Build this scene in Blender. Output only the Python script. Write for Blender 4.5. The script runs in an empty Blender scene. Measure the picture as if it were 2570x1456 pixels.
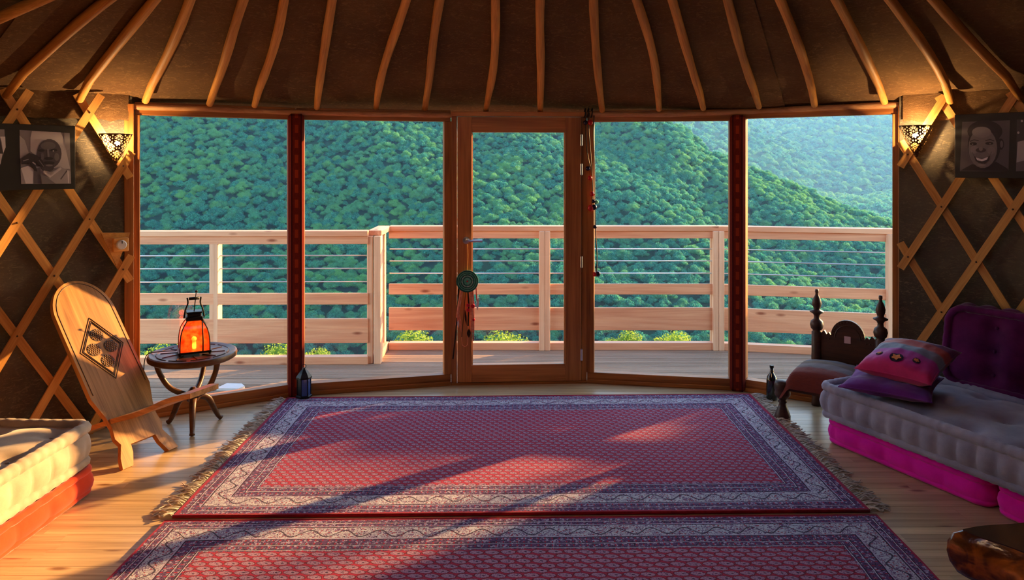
import bpy, bmesh, math, random
import numpy as np
from mathutils import Vector, Matrix, Quaternion
from mathutils import noise as mnoise
random.seed(7); rng = np.random.default_rng(11)
S = bpy.context.scene
COL = S.collection

# ------------------------------------------------------------------ camera
F_PX, HY, CX, HC = 1850.0, 410.0, 1285.0, 1.65     # focal length in px, horizon row, centre column, eye height
cam_d = bpy.data.cameras.new('camera'); cam = bpy.data.objects.new('camera', cam_d); COL.objects.link(cam)
cam.location = (0, 0, HC); cam.rotation_euler = (math.pi/2, 0, 0)
cam_d.sensor_fit = 'HORIZONTAL'; cam_d.sensor_width = 36.0; cam_d.lens = 36.0*F_PX/2570.0
cam_d.shift_y = -(728.0-HY)/2570.0; cam_d.clip_start = 0.05; cam_d.clip_end = 6000
S.camera = cam

# ------------------------------------------------------------------ world, sun, exposure
def lin(c):
    return tuple((x/12.92 if x <= 0.04045 else ((x+0.055)/1.055)**2.4) for x in c)
def rgb(r, g, b):
    return lin((r/255, g/255, b/255)) + (1,)
SUN_AZ = (0.806, 0.592)       # horizontal direction towards the sun (x right, y away from the viewer)
SUN_EL = math.radians(14.0)
w = bpy.data.worlds.new('sky'); S.world = w; w.use_nodes = True
nt = w.node_tree; nt.nodes.clear()
o_ = nt.nodes.new('ShaderNodeOutputWorld'); b_ = nt.nodes.new('ShaderNodeBackground'); s_ = nt.nodes.new('ShaderNodeTexSky')
s_.sky_type = 'NISHITA'; s_.sun_disc = False; s_.sun_elevation = math.radians(14)
s_.sun_rotation = math.atan2(SUN_AZ[0], SUN_AZ[1]); s_.altitude = 400; s_.air_density = 1.0; s_.dust_density = 0.6; s_.ozone_density = 1.5
b_.inputs['Strength'].default_value = 0.52
nt.links.new(s_.outputs[0], b_.inputs['Color']); nt.links.new(b_.outputs[0], o_.inputs['Surface'])
sd = bpy.data.lights.new('sun', 'SUN'); sun = bpy.data.objects.new('sun', sd); COL.objects.link(sun)
sd.energy = 13.0; sd.color = (1.0, 0.58, 0.22); sd.angle = math.radians(0.8)
dirv = Vector((SUN_AZ[0]*math.cos(SUN_EL), SUN_AZ[1]*math.cos(SUN_EL), math.sin(SUN_EL)))
sun.rotation_euler = dirv.to_track_quat('Z', 'Y').to_euler(); sun.location = (30, 20, 12)
S.view_settings.view_transform = 'Standard'; S.view_settings.look = 'None'
S.view_settings.gamma = 1.0; S.view_settings.use_curve_mapping = False
S.view_settings.exposure = 0.9
FILL_W = 15.0  # power of the unseen lamp added as warm fill

# ------------------------------------------------------------------ helpers: pixels to places
XC, YC, RW = 0.10, 1.70, 3.92                       # yurt centre and wall radius
ZR = 2.03; TANP = 0.39                              # rim height and roof pitch
def fl(px, py, z=0.0):
    Y = (HC-z)*F_PX/(py-HY); return Vector(((px-CX)/F_PX*Y, Y, z))
def dp(px, py, Y):
    return Vector(((px-CX)/F_PX*Y, Y, HC-(py-HY)/F_PX*Y))
def ray(px, py):
    return Vector(((px-CX)/F_PX, 1.0, -(py-HY)/F_PX))
def on_cyl(px, py, R):
    d = ray(px, py); a = d.x*d.x+d.y*d.y; ox, oy = -XC, -YC
    b = 2*(ox*d.x+oy*d.y); c = ox*ox+oy*oy-R*R
    t = (-b+math.sqrt(b*b-4*a*c))/(2*a); return Vector((0, 0, HC))+d*t
def on_cone(px, py, drop=0.0):
    d = ray(px, py); lo, hi = 0.5, 9.0
    f = lambda t: (HC+d.z*t) - (ZR-drop + TANP*(RW-math.hypot(d.x*t-XC, d.y*t-YC)))
    for _ in range(60):
        m = (lo+hi)/2
        if f(m) > 0: hi = m
        else: lo = m
    # beyond the roof surface f > 0
    return Vector((0, 0, HC))+d*lo
def on_seg(px, A, B):
    q = (px-CX)/F_PX; D = (B-A); s = (A.x-q*A.y)/(q*D.y-D.x); return A+D*s

# ------------------------------------------------------------------ helpers: nodes
class NT:
    """Small wrapper: build node trees from expressions."""
    def __init__(self, name):
        m = bpy.data.materials.new(name); m.use_nodes = True; self.m = m; self.t = m.node_tree; self.t.nodes.clear()
        self.out = self.t.nodes.new('ShaderNodeOutputMaterial')
    def new(self, typ, **kw):
        n = self.t.nodes.new(typ)
        for k, v in kw.items(): setattr(n, k, v)
        return n
    def link(self, a, b): self.t.links.new(a, b)
    def put(self, sock, v):
        if isinstance(v, E): self.link(v.s, sock)
        elif hasattr(v, 'is_output'): self.link(v, sock)
        else: sock.default_value = v
    def math(self, op, a, b=None, c=None):
        n = self.new('ShaderNodeMath', operation=op); self.put(n.inputs[0], a)
        if b is not None: self.put(n.inputs[1], b)
        if c is not None: self.put(n.inputs[2], c)
        return E(self, n.outputs[0])
    def coord(self, kind='Object'):
        n = self.new('ShaderNodeTexCoord'); return n.outputs[kind]
    def sep(self, v):
        n = self.new('ShaderNodeSeparateXYZ'); self.put(n.inputs[0], v); return [E(self, n.outputs[i]) for i in range(3)]
    def comb(self, x, y, z=0.0):
        n = self.new('ShaderNodeCombineXYZ')
        for i, v in enumerate((x, y, z)): self.put(n.inputs[i], v)
        return n.outputs[0]
    def mapping(self, v, scale=(1, 1, 1), loc=(0, 0, 0), rot=(0, 0, 0)):
        n = self.new('ShaderNodeMapping'); self.link(v, n.inputs['Vector'])
        n.inputs['Scale'].default_value = scale; n.inputs['Rotation'].default_value = rot
        self.put(n.inputs['Location'], loc); return n.outputs[0]
    def noise(self, v, scale=5, detail=4, rough=0.55, dist=0.0):
        n = self.new('ShaderNodeTexNoise'); self.put(n.inputs['Vector'], v)
        n.inputs['Scale'].default_value = scale; n.inputs['Detail'].default_value = detail
        n.inputs['Roughness'].default_value = rough; n.inputs['Distortion'].default_value = dist
        return E(self, n.outputs[0])
    def voronoi(self, v, scale=5, feature='F1', out='Distance', rand=1.0):
        n = self.new('ShaderNodeTexVoronoi', feature=feature); self.put(n.inputs['Vector'], v)
        n.inputs['Scale'].default_value = scale; n.inputs['Randomness'].default_value = rand
        return E(self, n.outputs[out])
    def random(self):
        return E(self, self.new('ShaderNodeObjectInfo').outputs['Random'])
    def ramp(self, f, stops, interp='LINEAR'):
        n = self.new('ShaderNodeValToRGB'); self.put(n.inputs[0], f); r = n.color_ramp; r.interpolation = interp
        while len(r.elements) < len(stops): r.elements.new(0.5)
        for e, (p, c) in zip(r.elements, stops): e.position = p; e.color = c
        return n.outputs[0]
    def mix(self, f, a, b, blend='MIX'):
        n = self.new('ShaderNodeMix', data_type='RGBA', blend_type=blend)
        self.put(n.inputs[0], f); self.put(n.inputs[6], a); self.put(n.inputs[7], b); return n.outputs[2]
    def bump(self, h, strength=0.3, dist=0.01):
        n = self.new('ShaderNodeBump'); self.put(n.inputs['Height'], h)
        n.inputs['Strength'].default_value = strength; n.inputs['Distance'].default_value = dist; return n.outputs[0]
    def principled(self, col, rough=0.6, metal=0.0, normal=None, spec=0.5, sheen=0.0, **kw):
        n = self.new('ShaderNodeBsdfPrincipled'); self.put(n.inputs['Base Color'], col); self.put(n.inputs['Roughness'], rough)
        n.inputs['Metallic'].default_value = metal; n.inputs['Specular IOR Level'].default_value = spec
        if sheen: n.inputs['Sheen Weight'].default_value = sheen; n.inputs['Sheen Roughness'].default_value = 0.4
        for k, v in kw.items(): self.put(n.inputs[k], v)
        if normal is not None: self.link(normal, n.inputs['Normal'])
        self.link(n.outputs[0], self.out.inputs['Surface']); return n
class E:
    def __init__(self, nt, s): self.nt = nt; self.s = s
    def _b(op, rev=False):
        def f(a, b):
            return a.nt.math(op, b, a) if rev else a.nt.math(op, a, b)
        return f
    __add__ = _b('ADD'); __radd__ = _b('ADD'); __sub__ = _b('SUBTRACT'); __rsub__ = _b('SUBTRACT', True)
    __mul__ = _b('MULTIPLY'); __rmul__ = _b('MULTIPLY'); __truediv__ = _b('DIVIDE'); __gt__ = _b('GREATER_THAN'); __lt__ = _b('LESS_THAN')
    def abs(a): return a.nt.math('ABSOLUTE', a)
    def min(a, b): return a.nt.math('MINIMUM', a, b)
    def max(a, b): return a.nt.math('MAXIMUM', a, b)
    def fract(a): return a.nt.math('FRACT', a)
    def floor(a): return a.nt.math('FLOOR', a)
    def sin(a): return a.nt.math('SINE', a)
    def sqrt(a): return a.nt.math('SQRT', a)
    def mod(a, b): return a.nt.math('FLOORED_MODULO', a, b)
def band(x, a, b): return (x > a)*(x < b)

# ------------------------------------------------------------------ helpers: meshes
class MB:
    def __init__(self): self.v = []; self.f = []; self.mi = []; self.cur = 0
    def add(self, vs, fs):
        n = len(self.v); self.v += [tuple(p) for p in vs]; self.f += [tuple(i+n for i in f) for f in fs]; self.mi += [self.cur]*len(fs)
    def box(self, c, s, ch=0.0, M=None):
        hx, hy, hz = s[0]/2, s[1]/2, s[2]/2; c = Vector(c)
        if ch <= 0:
            vs = [Vector((x, y, z)) for x in (-hx, hx) for y in (-hy, hy) for z in (-hz, hz)]
            fs = [(0, 1, 3, 2), (4, 6, 7, 5), (0, 4, 5, 1), (2, 3, 7, 6), (0, 2, 6, 4), (1, 5, 7, 3)]
        else:
            ch = min(ch, hx*0.9, hy*0.9, hz*0.9); idx = {}; vs = []
            for sx in (-1, 1):
                for sy in (-1, 1):
                    for sz in (-1, 1):
                        for k in range(3):
                            p = [sx*hx, sy*hy, sz*hz]
                            for a in range(3):
                                if a != k: p[a] -= (sx, sy, sz)[a]*ch
                            idx[(sx, sy, sz, k)] = len(vs); vs.append(Vector(p))
            fs = []
            def q(l): fs.append(tuple(l))
            for k in range(3):
                a, b = [(1, 2), (2, 0), (0, 1)][k]
                for s_ in (-1, 1):
                    l = []
                    for (sa, sb) in ((-1, -1), (1, -1), (1, 1), (-1, 1)):
                        t = [0, 0, 0]; t[k] = s_; t[a] = sa; t[b] = sb; l.append(idx[(t[0], t[1], t[2], k)])
                    q(l if s_ > 0 else l[::-1])
            for k in range(3):          # edges parallel to axis k
                a, b = [(1, 2), (2, 0), (0, 1)][k]
                for sa in (-1, 1):
                    for sb in (-1, 1):
                        l = []
                        for (sk, kk) in ((-1, a), (1, a), (1, b), (-1, b)):
                            t = [0, 0, 0]; t[k] = sk; t[a] = sa; t[b] = sb; l.append(idx[(t[0], t[1], t[2], kk)])
                        q(l if sa*sb < 0 else l[::-1])
            for sx in (-1, 1):
                for sy in (-1, 1):
                    for sz in (-1, 1):
                        l = [idx[(sx, sy, sz, k)] for k in range(3)]
                        q(l if sx*sy*sz > 0 else l[::-1])
        if M is not None: vs = [M @ p for p in vs]
        self.add([p+c for p in vs], fs); return self
    def tube(self, path, rad, seg=8, cap=True, closed=False, squash=None):
        P = [Vector(p) for p in path]; n = len(P)
        R = rad if hasattr(rad, '__len__') else [rad]*n
        T = []
        for i in range(n):
            a = P[(i-1) % n] if (closed or i > 0) else P[i]; b = P[(i+1) % n] if (closed or i < n-1) else P[i]
            t = (b-a); T.append(t.normalized() if t.length > 1e-9 else Vector((0, 0, 1)))
        up = Vector((0, 0, 1)) if abs(T[0].z) < 0.9 else Vector((1, 0, 0))
        X = (up - T[0]*up.dot(T[0])).normalized(); vs = []
        for i in range(n):
            X = (X - T[i]*X.dot(T[i])); X = X.normalized() if X.length > 1e-6 else T[i].orthogonal().normalized()
            Yv = T[i].cross(X)
            for k in range(seg):
                a = 2*math.pi*k/seg; kx, ky = (squash if squash else (1, 1))
                vs.append(P[i]+X*(math.cos(a)*R[i]*kx)+Yv*(math.sin(a)*R[i]*ky))
        fs = []
        m = n if closed else n-1
        for i in range(m):
            j = (i+1) % n
            for k in range(seg):
                l = (k+1) % seg; fs.append((i*seg+k, i*seg+l, j*seg+l, j*seg+k))
        if cap and not closed:
            fs.append(tuple(range(seg))[::-1]); fs.append(tuple((n-1)*seg+k for k in range(seg)))
        self.add(vs, fs); return self
    def lathe(self, prof, c=(0, 0, 0), seg=20, M=None):
        c = Vector(c); vs = []; n = len(prof)
        for (r, z) in prof:
            for k in range(seg):
                a = 2*math.pi*k/seg; p = Vector((r*math.cos(a), r*math.sin(a), z))
                vs.append((M @ p if M is not None else p)+c)
        fs = []
        for i in range(n-1):
            for k in range(seg):
                l = (k+1) % seg; fs.append((i*seg+k, i*seg+l, (i+1)*seg+l, (i+1)*seg+k))
        fs.append(tuple(range(seg))[::-1]); fs.append(tuple((n-1)*seg+k for k in range(seg)))
        self.add(vs, fs); return self
    def ball(self, c, r, seg=10, rings=6, sc=(1, 1, 1)):
        c = Vector(c); vs = [c+Vector((0, 0, -r*sc[2]))]
        for i in range(1, rings):
            t = -math.pi/2+math.pi*i/rings
            for k in range(seg):
                a = 2*math.pi*k/seg; vs.append(c+Vector((r*sc[0]*math.cos(t)*math.cos(a), r*sc[1]*math.cos(t)*math.sin(a), r*sc[2]*math.sin(t))))
        vs.append(c+Vector((0, 0, r*sc[2]))); fs = []
        for k in range(seg): fs.append((0, 1+(k+1) % seg, 1+k))
        for i in range(rings-2):
            for k in range(seg):
                l = (k+1) % seg; a = 1+i*seg; b = a+seg; fs.append((a+k, a+l, b+l, b+k))
        a = 1+(rings-2)*seg; e = len(vs)-1
        for k in range(seg): fs.append((a+k, a+(k+1) % seg, e))
        self.add(vs, fs); return self
    def prism(self, pts, t, M=None, c=(0, 0, 0)):
        """flat outline (x, y) extruded by t along z, centred"""
        n = len(pts); c = Vector(c)
        vs = [Vector((x, y, -t/2)) for x, y in pts]+[Vector((x, y, t/2)) for x, y in pts]
        if M is not None: vs = [M @ p for p in vs]
        fs = [tuple(range(n))[::-1], tuple(range(n, 2*n))]+[(i, (i+1) % n, n+(i+1) % n, n+i) for i in range(n)]
        self.add([p+c for p in vs], fs); return self
    def grid(self, fn, nu, nv, closed_u=False):
        vs = [fn(i/(nu if closed_u else nu-1), j/(nv-1)) for j in range(nv) for i in range(nu)]
        fs = []
        for j in range(nv-1):
            for i in range(nu if closed_u else nu-1):
                k = (i+1) % nu; fs.append((j*nu+i, j*nu+k, (j+1)*nu+k, (j+1)*nu+i))
        self.add(vs, fs); return self
    def build(self, name, mat, parent=None, smooth=False, M=None, fix=False):
        me = bpy.data.meshes.new(name); me.from_pydata(self.v, [], self.f)
        mats = mat if isinstance(mat, (list, tuple)) else [mat]
        for m in mats: me.materials.append(m)
        if len(mats) > 1: me.polygons.foreach_set('material_index', self.mi)
        if fix:
            bm = bmesh.new(); bm.from_mesh(me); bmesh.ops.recalc_face_normals(bm, faces=bm.faces); bm.to_mesh(me); bm.free()
        me.update()
        if smooth: me.shade_smooth()
        return link(name, me, parent, M)
def link(name, me, parent=None, M=None):
    o = bpy.data.objects.new(name, me); COL.objects.link(o)
    if M is not None: o.matrix_world = M
    if parent is not None:
        o.parent = parent; o.matrix_parent_inverse = Matrix.Identity(4)
        if M is not None: o.matrix_local = M
    return o
def empty(name, loc=(0, 0, 0), rz=0.0):
    o = bpy.data.objects.new(name, None); COL.objects.link(o); o.location = loc; o.rotation_euler = (0, 0, rz)
    o.empty_display_size = 0.1; return o
def tag(o, label=None, cat=None, group=None, kind=None):
    if label: o['label'] = label
    if cat: o['category'] = cat
    if group: o['group'] = group
    if kind: o['kind'] = kind
    return o
def frame_M(c, x, z):
    """matrix with local x along x and local z as near z as can be"""
    x = Vector(x).normalized(); z = Vector(z); z = (z-x*z.dot(x)).normalized(); y = z.cross(x)
    M = Matrix((x, y, z)).transposed().to_4x4(); M.translation = Vector(c); return M
def beam(name, a, b, w, t, mat, parent=None, up=(0, 0, 1), ch=0.003):
    """straight bar from a to b, w across, t along up"""
    a, b = Vector(a), Vector(b); L = (b-a).length
    m = MB(); m.box((0, 0, 0), (L, w, t), ch); return m.build(name, mat, parent, M=frame_M((a+b)/2, b-a, up))
def autosmooth(o, ang=40):
    me = o.data; bm = bmesh.new(); bm.from_mesh(me); th = math.radians(ang)
    for f in bm.faces: f.smooth = True
    for e in bm.edges:
        if len(e.link_faces) == 2 and e.link_faces[0].normal.angle(e.link_faces[1].normal, 0) > th: e.smooth = False
    bm.to_mesh(me); bm.free(); return o
def smoothstep(a, b, x):
    t = min(1, max(0, (x-a)/(b-a))); return t*t*(3-2*t)
def catmull(P, n=8):
    P = [Vector(p) for p in P]; out = []
    for i in range(len(P)-1):
        p0 = P[max(i-1, 0)]; p1 = P[i]; p2 = P[i+1]; p3 = P[min(i+2, len(P)-1)]
        for k in range(n):
            t = k/n; out.append(0.5*((2*p1)+(p2-p0)*t+(2*p0-5*p1+4*p2-p3)*t*t+(3*p1-p0-3*p2+p3)*t**3))
    out.append(P[-1]); return out
# ------------------------------------------------------------------ materials
def wood(name, c_dark, c_light, rough=0.5, along=1.2, across=16.0, knots=0.0, bump=0.15, var=0.25, spec=0.4):
    """grain runs along local x; each object shows its own piece of grain"""
    n = NT(name); r = n.random(); v = n.coord('Object')
    off = n.comb(r*37.0, r*91.0, r*53.0)
    va = n.new('ShaderNodeVectorMath', operation='ADD'); n.link(v, va.inputs[0]); n.link(off, va.inputs[1])
    mv = n.mapping(va.outputs[0], (along, across, across))
    g1 = n.noise(mv, 1.0, 3, 0.55, 0.6); g2 = n.noise(n.mapping(va.outputs[0], (along*3, across*7, across*7)), 1.0, 2, 0.6)
    g = g1*0.65+g2*0.35
    col = n.ramp(g, [(0.30, c_dark), (0.68, c_light)])
    if knots:
        k = n.voronoi(n.mapping(va.outputs[0], (2.6, 8, 8)), 1.0)
        col = n.mix(n.ramp(k, [(0.05, (1, 1, 1, 1)), (0.15, (0, 0, 0, 1))]), col, (c_dark[0]*0.55, c_dark[1]*0.42, c_dark[2]*0.36, 1))
    hsv = n.new('ShaderNodeHueSaturation'); n.link(col, hsv.inputs['Color']); n.put(hsv.inputs['Value'], r*var+(1-var/2))
    n.principled(hsv.outputs[0], rough, normal=n.bump(g, bump, 0.004), spec=spec); return n.m
def plain(name, c, rough=0.6, metal=0.0, spec=0.5, sheen=0.0):
    n = NT(name); v = n.coord('Object'); g = n.noise(v, 18, 4, 0.6)
    col = n.mix(g*0.35, c, (c[0]*0.6, c[1]*0.6, c[2]*0.6, 1)); n.principled(col, rough, metal, spec=spec, sheen=sheen); return n.m
def cloth(name, c1, c2, rough=0.95, scale=6.0, bump=0.25, weave=380.0, sheen=0.25):
    n = NT(name); v = n.coord('Object'); g = n.noise(v, scale, 5, 0.6); h = n.noise(v, weave, 2, 0.7)
    col = n.mix(n.ramp(g*0.8+h*0.2, [(0.35, (0, 0, 0, 1)), (0.65, (1, 1, 1, 1))]), c1, c2)
    n.principled(col, rough, normal=n.bump(g*0.7+h*0.3, bump, 0.006), spec=0.15, sheen=sheen); return n.m

M_FRAME = wood('stained pine', rgb(108, 60, 24), rgb(188, 118, 54), 0.45, 1.0, 14)
M_DOOR = wood('door pine', rgb(126, 72, 36), rgb(196, 128, 70), 0.42, 0.9, 12)
M_SLAT = wood('lattice wood', rgb(176, 114, 50), rgb(230, 172, 94), 0.55, 1.5, 20)
M_POLE = wood('peeled pole wood', rgb(168, 104, 40), rgb(236, 170, 84), 0.6, 1.6, 26, bump=0.4, var=0.35)
M_RIM = wood('rim pole wood', rgb(150, 98, 62), rgb(214, 162, 116), 0.55, 1.2, 22, bump=0.35)
M_RAIL = wood('larch board', rgb(206, 132, 94), rgb(240, 184, 142), 0.6, 0.8, 13, knots=0.6, var=0.18)
M_POST = wood('larch post', rgb(206, 152, 116), rgb(240, 200, 164), 0.6, 0.8, 13, var=0.1)
M_DECK = wood('deck board', rgb(122, 98, 76), rgb(176, 150, 124), 0.7, 0.9, 16, var=0.25)
M_FLOOR = wood('floor strip', rgb(146, 118, 84), rgb(200, 172, 130), 0.30, 1.1, 22, knots=0.25, bump=0.06, var=0.30)
M_CHAIR = wood('chair board', rgb(124, 84, 46), rgb(192, 140, 84), 0.42, 1.4, 26, bump=0.1, var=0.1)
M_CARVE = plain('carved dark wood', rgb(66, 40, 20), 0.5)
M_TABLE = wood('carved table wood', rgb(48, 28, 16), rgb(104, 66, 36), 0.38, 2.0, 12, bump=0.3)
M_BENCH = wood('old bench wood', rgb(34, 20, 14), rgb(78, 44, 26), 0.45, 3.0, 14, bump=0.3)
M_LOG = None
M_BLACK = plain('black iron', rgb(24, 22, 24), 0.45, 0.6)
M_STEEL = plain('brushed steel', rgb(196, 198, 204), 0.28, 1.0)
M_WIRE = plain('steel cable', rgb(206, 208, 214), 0.35, 0.7)
M_WHITE = plain('white plastic', rgb(226, 226, 226), 0.4)
M_CORD = plain('black cord', rgb(22, 18, 18), 0.6)
M_SOIL = plain('soil', rgb(70, 62, 40), 0.95)

def felt(name, c1, c2, c3, rough=1.0):
    n = NT(name); v = n.coord('Object')
    g = n.noise(v, 1.6, 5, 0.6); h = n.noise(n.mapping(v, (22, 22, 60)), 1.0, 5, 0.75, 1.5); k = n.noise(v, 260, 2, 0.7)
    col = n.mix(n.ramp(g, [(0.38, (0, 0, 0, 1)), (0.62, (1, 1, 1, 1))]), c1, c2)
    col = n.mix(n.ramp(h, [(0.52, (0, 0, 0, 1)), (0.72, (1, 1, 1, 1))]), col, c3)
    n.principled(col, rough, normal=n.bump(h*0.7+k*0.3, 0.6, 0.012), spec=0.1, sheen=0.1); return n.m
M_FELT = felt('roof felt', rgb(92, 66, 44), rgb(112, 84, 54), rgb(140, 108, 72))
M_WFELT = felt('wall felt', rgb(78, 70, 62), rgb(104, 94, 80), rgb(132, 118, 92))

def schlick(n, f0=0.075):
    """reflectance of a thin pane from the angle of incidence, the same from both sides"""
    geo = n.new('ShaderNodeNewGeometry'); dt = n.new('ShaderNodeVectorMath', operation='DOT_PRODUCT'); n.link(geo.outputs['Incoming'], dt.inputs[0]); n.link(geo.outputs['Normal'], dt.inputs[1])
    c = 1.0-E(n, dt.outputs['Value']).abs(); c5 = c*c*c*c*c; return c5*(1-f0)+f0
def glass(name):
    n = NT(name); fr = schlick(n)
    tr = n.new('ShaderNodeBsdfTransparent'); tr.inputs[0].default_value = (0.98, 0.99, 0.99, 1)
    gl = n.new('ShaderNodeBsdfGlossy'); gl.inputs['Roughness'].default_value = 0.0
    mx = n.new('ShaderNodeMixShader'); n.link(fr.s, mx.inputs[0]); n.link(tr.outputs[0], mx.inputs[1]); n.link(gl.outputs[0], mx.inputs[2])
    n.link(mx.outputs[0], n.out.inputs['Surface']); return n.m
M_GLASS = glass('window glass')

def kilim_band():
    n = NT('kilim band'); x, y, z = n.sep(n.coord('Object'))
    f = (z*9.5).fract(); mid = (x.abs() < 0.012)*band(f, 0.2, 0.75)
    g = n.noise(n.mapping(n.coord('Object'), (160, 160, 40)), 1.0, 2, 0.6)
    col = n.mix(g, rgb(84, 26, 18), rgb(120, 40, 26)); col = n.mix(band(x.abs(), 0.028, 0.036), col, rgb(60, 20, 26))
    col = n.mix(mid, col, rgb(150, 54, 26)); n.principled(col, 0.95, spec=0.1, normal=n.bump(g, 0.4, 0.004)); return n.m
M_KILIM = kilim_band()
# ------------------------------------------------------------------ wall line of the glazed front (floor points)
P = [Vector((-2.430, 4.733, 0)), Vector((-1.539, 5.245, 0)), Vector((-0.453, 5.500, 0)),
     Vector((0.561, 5.555, 0)), Vector((1.647, 5.374, 0)), Vector((2.540, 4.845, 0))]
TH_L, TH_R = math.atan2(P[0].x-XC, P[0].y-YC), math.atan2(P[5].x-XC, P[5].y-YC)
def pol(th, r, z=0.0): return Vector((XC+r*math.sin(th), YC+r*math.cos(th), z))
def rebase(root, loc):
    loc = Vector(loc); bpy.context.view_layer.update(); T = Matrix.Translation(-loc)
    Ms = [(c, T @ c.matrix_local) for c in root.children]; root.location = loc
    for c, Mx in Ms: c.matrix_local = Mx
    return root

# ------------------------------------------------------------------ floor
m = MB(); ring = [pol(TH_R+(2*math.pi-(TH_R-TH_L))*i/60, 3.97) for i in range(61)]
ring = [p.copy() for p in ring[:-1]] + [p.copy() for p in P[:]]
poly = [(p.x, p.y) for p in ring]
# order: right jamb round the back to the left jamb, then along the glass from left to right
m.prism(poly, 0.05, c=(0, 0, -0.032-0.005))
M_SUB = plain('subfloor', rgb(96, 70, 46), 0.8)
floor = tag(m.build('floor', M_SUB, fix=True), kind='structure')
STRIP = 0.066; rows0 = 2.60
def inside_x(y):
    """x range of the floor at depth y"""
    if abs(y-YC) >= 3.95: return None
    h = math.sqrt(3.95**2-(y-YC)**2); a, b = XC-h, XC+h
    for A, B in zip(P[:-1], P[1:]):
        lo, hi = min(A.y, B.y), max(A.y, B.y)
        if lo <= y <= hi and abs(B.y-A.y) > 1e-6:
            x = A.x+(B.x-A.x)*(y-A.y)/(B.y-A.y)
            if x < XC: a = max(a, x)
            else: b = min(b, x)
    return (a, b) if b-a > 0.15 else None
strip_meshes = {}
def strip_mesh(L):
    k = round(L, 3)
    if k not in strip_meshes:
        mb = MB(); mb.box((0, 0, 0), (k-0.0005, STRIP-0.0018, 0.012))
        me = bpy.data.meshes.new('floor_strip'); me.from_pydata(mb.v, [], mb.f); me.materials.append(M_FLOOR); strip_meshes[k] = me
    return strip_meshes[k]
rest = MB(); n_strip = 0
k = 0
y = -2.2
while y < 5.54:
    yc = y+STRIP/2; r1, r2 = inside_x(y), inside_x(y+STRIP)
    if r1 or r2:
        r1 = r1 or r2; r2 = r2 or r1
        a, b = (min(r1[0], r2[0]), max(r1[1], r2[1])) if y > 4.75 else (max(r1[0], r2[0]), min(r1[1], r2[1])); x = a+0.012-random.uniform(0, 0.8)
        while x < b:
            L = random.choice((0.6, 0.8, 0.9, 1.0, 1.1, 1.2)); x0, x1 = max(x, a+0.01), min(x+L, b-0.01)
            if x1-x0 > 0.05:
                near = 2.75 < yc < 4.5 and (x0+x1)/2 > -0.76*yc-0.3 and (x0+x1)/2 < 0.76*yc+0.3
                hid = 1.6 < yc < 5.2 and x0 > -1.5 and x1 < 1.62
                if near and not hid and n_strip < 290:
                    o = bpy.data.objects.new('floor_strip', strip_mesh(x1-x0)); COL.objects.link(o); o.parent = floor
                    o.location = ((x0+x1)/2, yc, -0.006); n_strip += 1
                else:
                    rest.box(((x0+x1)/2, yc, -0.006), (x1-x0-0.0006, STRIP-0.0018, 0.012))
            x += L
    y += STRIP
tag(rest.build('floor_strips', M_FLOOR, floor), kind='stuff')

# ------------------------------------------------------------------ felt walls behind the lattice
def felt_wall(name, t0, t1):
    m = MB(); N = 60
    def pt(r, wob):
        def f(u, v):
            th = t0+(t1-t0)*u; z = v*2.08
            k = 0.018*mnoise.noise(Vector((th*5, z*2.2, 3.1)))*wob+0.012*mnoise.noise(Vector((th*14, z*6, 7.7)))*wob
            return pol(th, r+k, z)
        return f
    m.grid(pt(3.925, 1), N, 26); o1 = len(m.v); m.grid(pt(3.965, 0), N, 26)
    return tag(m.build(name, M_WFELT, smooth=True), kind='structure')
felt_wall('wall_left', TH_L-0.004, -math.pi)
felt_wall('wall_right', TH_R+0.004, math.pi)

# ------------------------------------------------------------------ roof
APEX = ZR+TANP*RW
def cone(th, r, off=0.0): return pol(th, r, ZR+0.02+TANP*(RW-r)+off)
R_CROWN = 0.90
def roof_sheet(t0, t1, r0, r1, off, nu, nv, wob=1.0):
    m = MB()
    def f(th0, th1, o):
        def g(u, v):
            th = th0+(th1-th0)*u; r = r0+(r1-r0)*v
            k = 0.012*mnoise.noise(Vector((th*4, r*2.0, 1.3)))*wob
            return cone(th, r, o+k)
        return g
    m.grid(f(t0, t1, off), nu, nv); m.grid(f(t0, t1, off+0.012), nu, nv)
    a = 0; b = nu*nv
    for j in range(nv-1):
        for i in (0, nu-1):
            p, q = j*nu+i, (j+1)*nu+i; m.f.append((a+p, a+q, b+q, b+p)); m.mi.append(0)
    return m
ceiling = tag(roof_sheet(-math.pi, math.pi, R_CROWN, 4.10, 0.035, 145, 24).build('ceiling', M_FELT, smooth=True), kind='structure')
seam = lambda a, b: (on_cone(*a), on_cone(*b))
def th_of(p): return math.atan2(p.x-XC, p.y-YC)
ths = [th_of(on_cone(1340, 150)), th_of(on_cone(1925, 130)), th_of(on_cone(2520, 60))]
thl = [th_of(on_cone(700, 130)), th_of(on_cone(60, 40))]
for a, b in ((ths[0], ths[1]), (ths[2], ths[2]+0.55), (thl[1], thl[0])):
    o = roof_sheet(a, b, R_CROWN, 4.09, 0.024, 24, 24).build('felt_sheet', M_FELT, ceiling); autosmooth(o, 50)
def sweep_strip(pts, nors, wdt, thk):
    """rectangular section along pts; nors = outward normals"""
    m = MB(); n = len(pts); vs = []
    for i in range(n):
        t = (pts[min(i+1, n-1)]-pts[max(i-1, 0)]).normalized(); no = nors[i]; s = t.cross(no).normalized()
        for (a, b) in ((-1, -1), (1, -1), (1, 1), (-1, 1)): vs.append(pts[i]+s*(a*wdt/2)+no*(b*thk/2))
    fs = [(3, 2, 1, 0), tuple(4*(n-1)+k for k in range(4))]
    for i in range(n-1):
        for k in range(4):
            l = (k+1) % 4; fs.append((4*i+k, 4*i+l, 4*(i+1)+l, 4*(i+1)+k))
    m.add(vs, fs); return m
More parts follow.
